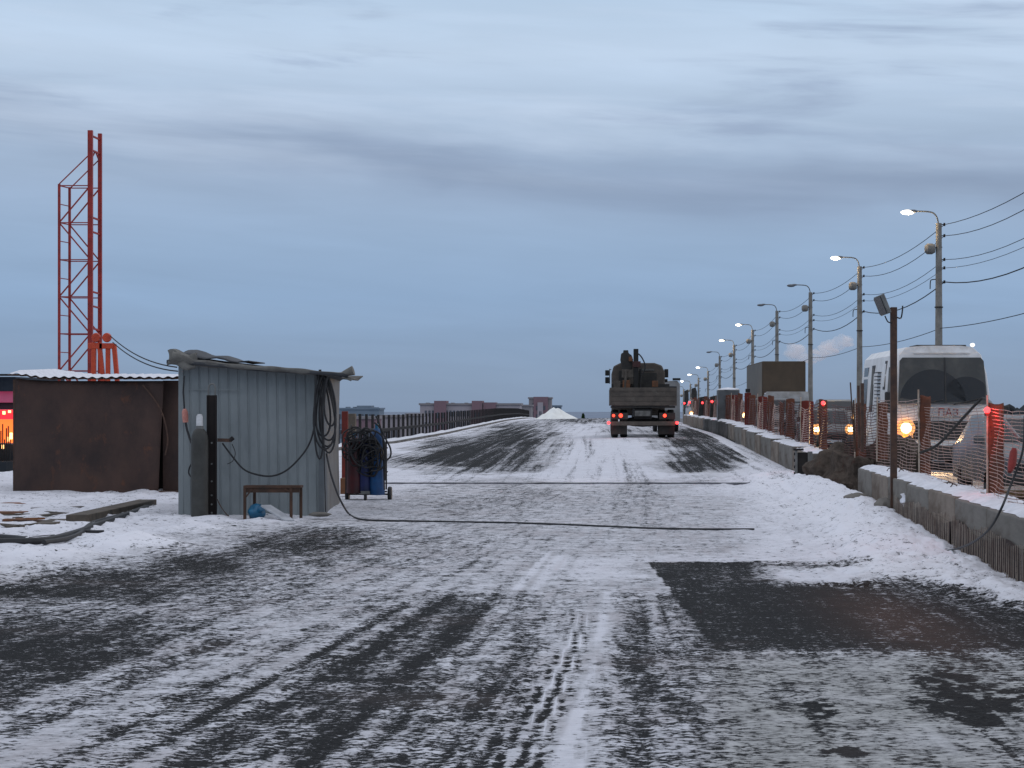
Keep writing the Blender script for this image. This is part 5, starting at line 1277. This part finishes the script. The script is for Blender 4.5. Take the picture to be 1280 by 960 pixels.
# draped cable and the cable that runs onto the road
o = MB().tube(smooth_path([sh(278, 554, 32.4), sh(290, 570, 32.38), sh(304, 586, 32.35), sh(320, 593, 32.33), sh(340, 595, 32.33), sh(358, 588, 32.35), sh(375, 572, 32.38), sh(386, 556, 32.4), sh(392, 538, 32.4), sh(395, 515, 32.4)]), .013, 8).obj('draped_cable', 'black_rubber')
tag(o, 'black cable drooping across the shed front from the cylinder to the coil', 'cable')
pts = [sh(408, 567, 32.4), sh(413, 590, 32.3), sh(420, 612, 32.2), sh(428, 630, 32.0)]
road = [(437, 643), (450, 649), (470, 650.5), (520, 651.5), (580, 652.5), (640, 653.5), (700, 655.5), (760, 658), (820, 660.5), (880, 661.5), (943, 661.5)]
for px, py in road:
    d = 1.6 * F / (py - 510); d = (1.6 - float(zroad(0, d)) - .015) * F / (py - 510); pts.append(P(px, py, d))
o = MB().tube(smooth_path(pts), .014, 8).obj('road_cable', 'black_rubber'); tag(o, 'thin black cable running down the shed corner and across the snowy road', 'cable')
o = MB().tube([sh(405, 545, 32.45), sh(406, 600, 32.5), sh(407, 640, 32.5)], .008, 6).obj('thin_wire', 'black_rubber'); tag(o, 'thin wire hanging straight down at the right corner of the shed front', 'wire')
# socket connector hanging at the left
t = thing('cable_connector', 'pale pink plug connector hanging on a black cord at the shed left corner', 'connector', (0, 0, 0))
MB().tube([sh(230, 470, 32.4), sh(229, 490, 32.4), sh(230.5, 512, 32.4)], .012, 6).obj('cord', 'black_rubber', t)
MB().tube([sh(230.5, 511, 32.4), sh(231, 514, 32.4), sh(231.5, 520, 32.4), sh(232, 528, 32.4)], .04, 12, rs=[.02, .042, .046, .04]).obj('plug', 'pink', t)
MB().tube(smooth_path([sh(232, 528, 32.4), sh(234, 538, 32.4), sh(239, 553, 32.35), sh(244, 560, 32.35)]), .016, 6).obj('cord', 'black_rubber', t)
o = MB().tube(smooth_path([sh(241, 578, 32.3), sh(237, 584, 32.35), sh(236, 592, 32.4), sh(240, 597, 32.3)]), .012, 6).obj('hose_loop', 'black_rubber'); tag(o, 'short black hose loop left of the grey gas cylinder', 'hose')
# grey gas cylinder with white cap
def lathe_thing(name, label, cat, loc, parts):
    t = thing(name, label, cat, loc)
    for nm, prof, m_ in parts: MB().lathe(prof, n=26).obj(nm, m_, t, angle=50)
    return t
k = 32.0 / F
lathe_thing('gas_cylinder', 'tall grey gas cylinder with a white cap standing against the shed', 'gas cylinder', (P(249.5, 0, 31.9).x, 31.9, 0),
            [('cylinder_body', [(.0, 0), (.12, 0), (.122, .03), (.122, 1.14), (.115, 1.2), (.09, 1.27), (.05, 1.31), (0, 1.32)], 'cyl_grey'),
             ('neck_ring', [(.0, 1.29), (.055, 1.295), (.055, 1.34), (0, 1.345)], 'grey_steel'),
             ('valve_cap', [(.0, 1.34), (.048, 1.345), (.045, 1.48), (.03, 1.51), (0, 1.515)], 'white_cap')])
# rusty channel with lifting loop
t = thing('steel_channel', 'narrow dark steel channel with a wire loop on top beside the gas cylinder', 'steel channel', (P(265, 0, 32.1).x, 32.1, 0))
MB().box(-.065, .055, -.02, .02, 0, P(0, 494, 32.1).z).obj('channel_web', 'rust_dark', t, bevel=.004)
for s in (-.07, .055): MB().box(s, s + .015, -.05, .02, 0, P(0, 494, 32.1).z).obj('flange', 'rust_dark', t, bevel=.003)
za = P(0, 494, 32.1).z
MB().tube(smooth_path([(-.05, 0, za), (-.052, 0, za + .10), (-.03, 0, za + .15), (0, 0, za + .162), (.03, 0, za + .15), (.045, 0, za + .1), (.043, 0, za)]), .012, 8).obj('wire_loop', 'grey_steel', t)
mb = MB()
for z in (.1, .22, .35, .55, .8, 1.1): mb.lathe([(0, -.03), (.014, -.03), (.014, -.02)], (0, 0, z), 8, 'y')
mb.obj('bolts', 'grey_steel', t)
# clamp / bracket arm
t = thing('steel_clamp', 'dark steel clamp arm sticking out from the channel over the shed wall', 'clamp', (0, 0, 0))
MB().bar(sh(272, 550, 32.1), sh(289, 550.5, 32.1), .05, .05).obj('arm', 'rust_steel', t)
MB().tube([sh(287, 551, 32.1), sh(291.5, 547, 32.1)], .03, 8).obj('jaw', 'dark_steel', t)
MB().tube(smooth_path([sh(290, 555, 32.1), sh(294, 566, 32.1), sh(291, 576, 32.1), sh(284, 580, 32.1)]), .006, 5).obj('loose_wire', 'dark_steel', t)
# curved scrap sheet at the channel foot
mb = MB(); c = P(272, 645, 32.0)
mb.sheet(lambda u, v: (c.x + .0 + u * .25, 32.0 + .1 * v, .02 + .28 * (1 - u) ** 2 * (1 - .2 * v)), 10, 3); o = mb.obj('scrap_sheet', 'rust_steel', solid=.01); tag(o, 'bent rusty sheet leaning at the foot of the steel channel', 'scrap sheet')
# bench / sawhorse
def bench():
    d = 31.7; k = d / F; x0 = P(304, 0, d).x; x1 = P(376, 0, d).x; zt = P(0, 607, d).z
    t = thing('wooden_bench', 'small dark wooden bench in front of the shed wall', 'bench', (0, 0, 0))
    MB().box(x0, x1, d, d + .28, zt - .035, zt).obj('seat', 'wood', t, bevel=.005)
    MB().box(x0 + .04, x1 - .02, d + .02, d + .05, zt - .10, zt - .037).obj('apron', 'wood', t)
    for x, y, zb in ((x0 + .0, d + .0, -.03), (x1 - .05, d + .22, 0), (x0 + .10, d + .24, 0), (x1 - .16, d + .0, 0)):
        MB().box(x, x + .04, y, y + .04, zb, zt - .036).obj('leg', 'wood', t, bevel=.004)
    MB().bar((x1 - .14, d + .01, zt - .10), (x1 - .24, d + .01, zt - .04), .02).obj('brace', 'wood', t)
    MB().bar((x0 + .04, d + .01, zt - .16), (x0 + .12, d + .01, zt - .05), .02).obj('brace', 'wood', t)
bench()
t = thing('blue_canister', 'bright blue plastic canister lying under the wooden bench', 'canister', (P(321, 0, 31.8).x, 31.8, .13), .4)
MB().blob((0, 0, -.01), .13, .12, .115, .08, 20, 14, 3).obj('canister_body', 'blue_plastic', t)
MB().tube([(.02, -.10, .02), (.03, -.16, .05)], .04, 12).obj('canister_cap', 'blue_plastic', t)
o = MB().bar(P(332, 632, 31.6) , P(362, 651, 31.2), .17, .025).obj('plank', 'plank_pale', bevel=.004); tag(o, 'pale snow dusted board leaning under the bench', 'board')
# loose stones/blocks at the shed foot
for px, py, s, lab in ((232, 649, .10, 'flat snowy stone at the left foot of the shed'), (400, 643, .11, 'flat stone at the right front foot of the shed')):
    d = 31.9; o = MB().blob((0, 0, 0), s * 1.5, s, .035, .1, 14, 8, int(px)).obj('stone', 'concrete'); o.location = P(px, py, d); tag(o, lab, 'stone')

# ------------------------------------------------------------------ welding gas cart
def cart():
    d = 38.0; k = d / F
    cx = P(461, 0, d).x
    t = thing('gas_cart', 'black wheeled welding gas cart loaded with hoses right of the shed', 'gas cart', (cx, d, 0)); 
    def w(px, py, dy=0): v = P(px, py, d); return (v.x - cx, dy, v.z)
    for px in (434, 487):
        wh = MB().lathe([(.07, -.03), (.125, -.03), (.135, 0), (.125, .03), (.07, .03)], (w(px, 0)[0], .05, .135), 22, 'x').obj('wheel', 'black_rubber', t)
        MB().lathe([(0, -.025), (.07, -.02), (.07, .02), (0, .025)], (w(px, 0)[0], .05, .135), 12, 'x').obj('rim', 'dark_steel', wh)
    wh = MB().lathe([(.03, -.02), (.075, -.02), (.08, 0), (.075, .02), (.03, .02)], (w(458.5, 0)[0], -.22, .08), 16, 'x').obj('caster_wheel', 'black_rubber', t)
    MB().box(w(453, 0)[0], w(464, 0)[0], -.26, -.18, .15, .2).obj('caster_bracket', 'grey_steel', t)
    MB().box(w(434, 0)[0], w(483, 0)[0], -.05, .15, .17, .19).obj('platform', 'dark_steel', t, bevel=.005)
    mb = MB()
    for px in (434, 459, 482): mb.tube([w(px, 612, .12), w(px, 540, .12)], .014, 7)
    for py in (540, 560, 590): mb.tube([w(434, py, .12), w(484, py, .12)], .012, 7)
    mb.tube([w(482, 612, -.2), w(480, 545, -.2)], .012, 7); mb.tube([w(434, 612, -.2), w(434, 548, -.2)], .012, 7)
    mb.obj('frame', 'dark_steel', t)
    MB().tube([w(434, 0)[0:1] + (.05, .135), w(487, 0)[0:1] + (.05, .135)], .014, 7).obj('axle', 'dark_steel', t)
    bz = .2
    def cyl(px, dy, r, h, m_, label, m2=None, z0=bz):
        t2 = thing('gas_cylinder', label, 'gas cylinder', (cx + w(px, 0)[0], d + dy, z0))
        MB().lathe([(0, 0), (r, .01), (r, h - .2), (r * .85, h - .1), (r * .4, h), (0, h)], n=24).obj('cylinder_body', m_, t2, angle=50)
        MB().lathe([(0, h - .01), (.03, h), (.03, h + .08), (0, h + .09)], n=12).obj('valve', 'blue_plastic', t2)
        MB().box(-.012, .05, -.02, .02, h + .03, h + .055).obj('valve_handle', 'dark_steel', t2, bevel=.003)
        return t2
    cyl(471.5, -.08, .135, 1.13, 'cyl_blue', 'tall blue gas cylinder on the right of the welding cart', z0=bz - .08)
    cyl(444, -.08, .14, .95, 'cyl_red', 'dark red gas cylinder on the left of the welding cart', z0=bz - .05)
    cyl(457, -.12, .10, .92, 'cyl_navy', 'navy blue gas cylinder in the middle of the welding cart', z0=bz - .02)
    # hoses in a tangle
    rnd = random.Random(8); ht = thing('hose_tangle', 'tangle of black hoses hung over the welding gas cart', 'hoses', (cx, d - .25, 0))
    for j in range(19):
        pc = rnd.uniform(438, 464); rx = rnd.uniform(5, 20); top = rnd.uniform(534, 556); ry = rnd.uniform(5, 24)
        if j > 16: pc = rnd.uniform(466, 474); rx = rnd.uniform(8, 14); top = rnd.uniform(545, 560); ry = rnd.uniform(12, 20)
        a0 = rnd.uniform(0, 6); pts = []
        for i in range(25):
            a = i / 24 * 2 * math.pi
            x = min(max(pc + rx * math.cos(a), 433), 487); y = top + ry + ry * math.sin(a) + 4 * math.sin(2 * a + a0) + 2 * math.sin(3 * a + j); x += 3 * math.sin(2 * a + j * 2)
            v = w(x, y); pts.append((v[0], .06 * math.sin(a + a0) + rnd.uniform(-.01, .01), v[2]))
        MB().tube(pts, .013, 6).obj('hose_loop', 'black_rubber', ht)
    for pl in ([(470, 528), (478, 535), (484, 548), (490, 560), (490, 570), (484, 575), (480, 570)], [(436, 545), (447, 540), (462, 538), (474, 540), (482, 550), (484, 575), (478, 586), (466, 588)], [(472, 520), (476, 528), (480, 545), (483, 560), (483, 600)]):
        MB().tube(smooth_path([(w(a, b)[0], -.05, w(a, b)[2]) for a, b in pl]), .016, 6).obj('hose_loop', 'black_rubber', ht)
    # orange post and crate behind
    o = MB().box(-.05, .06, 0, .1, 0, P(0, 514, 40.5).z).obj('orange_post', 'net_red', bevel=.01); o.location = (P(430.5, 0, 40.5).x, 40.5, 0); tag(o, 'orange upright post just behind the shed right corner', 'post')
    o = MB().box(-.08, .08, 0, .2, .1, .38).obj('orange_crate', 'wood_orange', bevel=.01); o.location = (P(431, 0, 39.0).x, 39.0, 0); tag(o, 'small orange box low between the shed and the gas cart', 'box')
    o = MB().box(-.09, .09, 0, .2, 0, P(0, 517, 41.5).z).obj('grey_post', 'wood_grey', bevel=.01); o.location = (P(438, 0, 41.5).x, 41.5, 0); tag(o, 'grey wide upright post behind the orange post', 'post')
cart()

# ------------------------------------------------------------------ planks, beams and thick hoses at left
def gp(px, py, dz=0):      # pixel on the flat ground -> point
    d = (1.6 - dz) * F / (py - 510); return P(px, py, d)
pl = [((-30, 630), (45, 630), .5, 'wood_orange'), ((50, 629), (82, 630), .3, 'wood_orange'), ((-20, 641), (32, 641), .35, 'wood_orange'), ((40, 636), (110, 634), .12, 'wood_grey'), ((20, 648), (70, 643), .12, 'wood_grey'),
      ((5, 650), (30, 650), .2, 'wood_orange'), ((-10, 655), (28, 658), .08, 'wood_grey'), ((52, 656), (76, 650), .28, 'wood_grey'), ((118, 627), (150, 625), .12, 'wood_grey')]
words = ['broad orange brown board at the far left edge in the snow', 'short orange brown board beside the rusty shed in the snow', 'orange brown board in the middle of the left board pile', 'thin grey board close to the rusty shed', 'thin grey board crossing the left board pile', 'small orange board end under the snow at far left', 'thin grey lath nearest the thick hose at far left', 'short grey brown beam end poking out of the snow', 'thin grey lath close to the rusty shed sheet']
for ((a, b), (c_, d_), wd, m_), lab in zip(pl, words):
    p, q_ = gp(a, b, .045), gp(c_, d_, .045)
    o = MB().bar(p, q_, wd, .035).obj('board', m_, bevel=.006); tag(o, lab, 'board', 'boards in the snow at the left')
rl = random.Random(21)
for k in range(16):
    px, py = rl.uniform(-10, 175), rl.uniform(624, 660); 
    if py > 676 - px * .25: continue
    p, q_ = gp(px, py, .05), gp(px + rl.uniform(14, 46), py + rl.uniform(-3, 2), .04)
    o = MB().bar(p, q_, rl.uniform(.04, .12), .03).obj('lath', rl.choice(['wood_grey', 'wood_orange', 'wood'])); tag(o, 'thin broken lath half buried in the snow by the rusty shed', 'lath', 'laths in the snow at the left')
p, q_ = gp(96, 649, .08), gp(184, 629, .08)
o = MB().bar(p, q_, .30, .12).obj('timber_beam', 'wood_grey', bevel=.01); tag(o, 'long grey brown timber beam lying towards the shed', 'beam')
def hose(pts, r, label):
    P3 = [gp(a, b, .05) for a, b in pts]; o = MB().tube(smooth_path(P3), r, 8).obj('thick_hose', 'black_rubber'); tag(o, label, 'hose', 'thick black hoses in the snow')
hose([(190, 631), (178, 636), (160, 643), (140, 650), (118, 657), (104, 663), (85, 669), (60, 675), (30, 677), (-10, 677)], .045, 'thickest black hose curving from the sheds to the left edge')
hose([(185, 634), (165, 640), (140, 647), (118, 653), (106, 661), (98, 668), (80, 674), (55, 678)], .03, 'second black hose lying along the thickest one')
hose([(104, 663), (80, 671), (50, 675), (20, 672), (-10, 670)], .03, 'black hose branching off towards the left edge')
hose([(108, 664), (118, 664.5), (130, 664.5)], .02, 'short black hose stub below the hose bundle')
hose([(40, 672), (55, 671), (68, 670)], .02, 'short black hose end above the hose bundle at left')

# ------------------------------------------------------------------ street lamps and wires
LD = [55.6] + [80 + 24.4 * n for n in range(11)]
TOP = [8.2, 8.2, 8.2, 8.25, 8.25, 7.8, 7.3, 6.85, 5.75, 5.3, 4.8, 4.3]
LIT = [0, 1, 1, 0, 0, 1, 1, 0, 1, 1, 1, 1]
def make_lamp(lit, far):
    t = thing('street_lamp', 'x', 'street lamp', group='x')
    h = 8.0
    MB().tube([(0, 0, 0), (0, 0, h)], .12, 12, rs=[.155, .105]).obj('pole', 'concrete_pole', t)
    arm = MB().tube(smooth_path([(0, 0, h - .25), (-.02, 0, h + .02), (-.10, 0, h + .27), (-.30, 0, h + .40), (-.80, 0, h + .43)]), .028, 8).obj('arm', 'grey_steel', t)
    MB().blob((-.92, 0, h + .43), .17, .09, .06, 0, 14, 8).obj('lamp_housing', 'lamp_off', t)
    MB().blob((-1.12, 0, h + .385), .24, .12, .085, 0, 16, 10).obj('lamp_glass', ('lamp_far' if far else 'lamp_on') if lit else 'lamp_off', t)
    b = MB().lathe([(0, -.16), (.12, -.16), (.20, -.08), (.20, .1), (.14, .2), (0, .2)], (-.34, -.02, h - .92), 10, 'x').obj('camera_box', 'concrete_pole', t)
    MB().tube([(-.2, 0, h - .88), (0.12, 0, h - .86)], .03, 6).obj('box_bracket', 'dark_steel', t)
    mb = MB()
    for z in (h - .05, h - .45, h - 1.3, h - 1.6, h - 2.1): mb.tube([(.05, 0, z), (.2, 0, z)], .02, 6); mb.tube([(.2, 0, z - .05), (.2, 0, z + .06)], .035, 6)
    mb.obj('insulators', 'dark_steel', t)
    MB().tube(smooth_path([(-.02, 0, h - 2.0), (-.25, 0, h - 2.02), (-.30, 0, h - 2.1), (-.31, 0, h - 2.35)]), .02, 6).obj('side_bracket', 'dark_steel', t)
    MB().lathe([(.14, -.02), (.155, -.02), (.155, .02), (.14, .02)], (0, 0, h - 3.0), 12).obj('pole_band', 'dark_steel', t)
    if lit: point_light('lamp_light', t, (-1.12, -.05, h + .22), 75 if not far else 50, (1, .72, .38), .05)
    return t
protos = {}
labs = ['', 'nearest lit street lamp on a concrete pole above the bus', 'second lit street lamp left of the bus', 'nearest unlit street lamp, above the brown box truck', 'second unlit street lamp behind the brown box', 'lit street lamp just left of the brown box truck',
        'lit street lamp second left of the brown box truck', 'unlit street lamp with a thick pole among the far lamps', 'first lit lamp left of the thick unlit pole', 'second lit lamp left of the thick unlit pole', 'third lit lamp left of the thick unlit pole', 'farthest lit street lamp beside the truck']
for i in range(1, 12):
    d = LD[i]; x = 12.1 if i < 9 else 12.1 + .0 * i
    key = (LIT[i], i > 6)
    loc = (x, d, TOP[i] - 8.0)
    if key not in protos:
        o = make_lamp(*key); protos[key] = o; o.location = loc; o['label'] = labs[i]; o['group'] = 'street lamps along the opposite roadway'
    else: dup(protos[key], loc, 0, labs[i], 'street lamps along the opposite roadway')
for k, (off, r, sag) in enumerate(((.05, .013, .32), (.45, .013, .42), (1.3, .011, .4), (1.6, .009, .35), (2.1, .02, .45), (3.75, .013, .15))):
    pts = []
    for i in range(len(LD) - 4):
        a = Vector((12.3 if k < 5 else 12.16, LD[i], TOP[i] - off)); b = Vector((12.3 if k < 5 else 12.16, LD[i + 1], TOP[i + 1] - off))
        for s in range(10):
            u = s / 10; pts.append(a.lerp(b, u) - Vector((0, 0, sag * 4 * u * (1 - u))))
    o = MB().tube(pts, r, 5).obj('overhead_wire', 'dark_steel')
    tag(o, ['topmost overhead wire between the street lamp poles', 'second overhead wire from the top of the lamp poles', 'third overhead wire from the top of the lamp poles', 'thin fourth overhead wire from the top', 'thick black overhead wire, fifth from the top', 'lowest overhead wire just above the bus roof'][k], 'overhead wire', 'overhead wires along the lamp poles')
# dark upright shapes behind the truck on the opposite side
for px, tp, w_, d, lab in ((858, 487, .35, 150, 'dark block top just right of the crane truck'), (867.5, 484, .45, 150, 'tapering grey mast stump right of the crane truck'), (880, 495, .7, 118, 'dark box behind the netting right of the truck'), (893, 494, .5, 104, 'small dark box behind the netting under the lamps')):
    zt = P(0, tp, d).z; x = P(px, 0, d).x
    mb = MB(); mb.prism([(-w_ / 2, 0), (w_ / 2, 0), (w_ / 2 * .9, zt * .9), (w_ / 4, zt), (-w_ / 3, zt * .97)], 0, .5, 'y'); o = mb.obj('equipment_box', 'truck_dark', bevel=.02); o.location = (x, d, 0); tag(o, lab, 'equipment')
t = thing('site_heater', 'dark snow topped machine with vents standing behind the orange net panel', 'machine', (P(911, 0, 92).x, 92, gz(92)))
MB().box(-.45, .45, 0, 1.0, 0, P(0, 487, 92).z - gz(92)).obj('machine_body', 'car_grey', t, bevel=.04)
MB().blob((0, .5, P(0, 487, 92).z - gz(92)), .45, .5, .08, .1, 14, 8).obj('snow_top', 'snow', t)
t = thing('red_post', 'bright red upright post with a black cap in the netting left of the brown box', 'post', (float(block_x(76)) + .42, 76, 1.0))
MB().box(-.11, .11, 0, .05, 0, P(0, 491, 76).z - 1.0).obj('post_body', 'net_red', t, bevel=.01)
MB().box(-.08, .08, 0, .06, P(0, 491, 76).z - .99, P(0, 486, 76).z - 1.0).obj('post_cap', 'truck_black', t, bevel=.01)

# ------------------------------------------------------------------ chimney steam low over the city
def steam():
    mb = MB()
    D = 1500; k = D / F
    for px, py, rx, ry, s in ((996, 440, 15, 11, 1), (1022, 442, 17, 8, 2), (1036, 436, 14, 9, 3), (1052, 428, 15, 8, 4), (1010, 448, 14, 7, 5)):
        p = P(px, py, D); mb.blob((p.x, p.y, p.z), rx * k, rx * k * .8, ry * k, .22, 24, 16, s)
    me = bpy.data.meshes.new('steam'); me.from_pydata(mb.v, [], mb.f)
    m = bpy.data.materials.new('steam'); m.use_nodes = True; t = m.node_tree
    for n in list(t.nodes): t.nodes.remove(n)
    out = t.nodes.new('ShaderNodeOutputMaterial'); vp = t.nodes.new('ShaderNodeVolumePrincipled')
    vp.inputs['Color'].default_value = (.99, .95, .94, 1)
    tcn = t.nodes.new('ShaderNodeTexCoord'); nz = t.nodes.new('ShaderNodeTexNoise'); nz.inputs['Scale'].default_value = .09; nz.inputs['Detail'].default_value = 2
    t.links.new(tcn.outputs['Object'], nz.inputs['Vector'])
    mr = t.nodes.new('ShaderNodeMapRange'); mr.inputs['From Min'].default_value = .33; mr.inputs['From Max'].default_value = .66; mr.inputs['To Max'].default_value = .30
    t.links.new(nz.outputs['Fac'], mr.inputs['Value']); t.links.new(mr.outputs[0], vp.inputs['Density'])
    vp.inputs['Emission Strength'].default_value = 0
    t.links.new(vp.outputs[0], out.inputs['Volume']); me.materials.append(m)
    o = bpy.data.objects.new('steam', me); col.objects.link(o); tag(o, 'pale pinkish steam drifting above the far horizon', 'steam', kind='stuff')
steam()
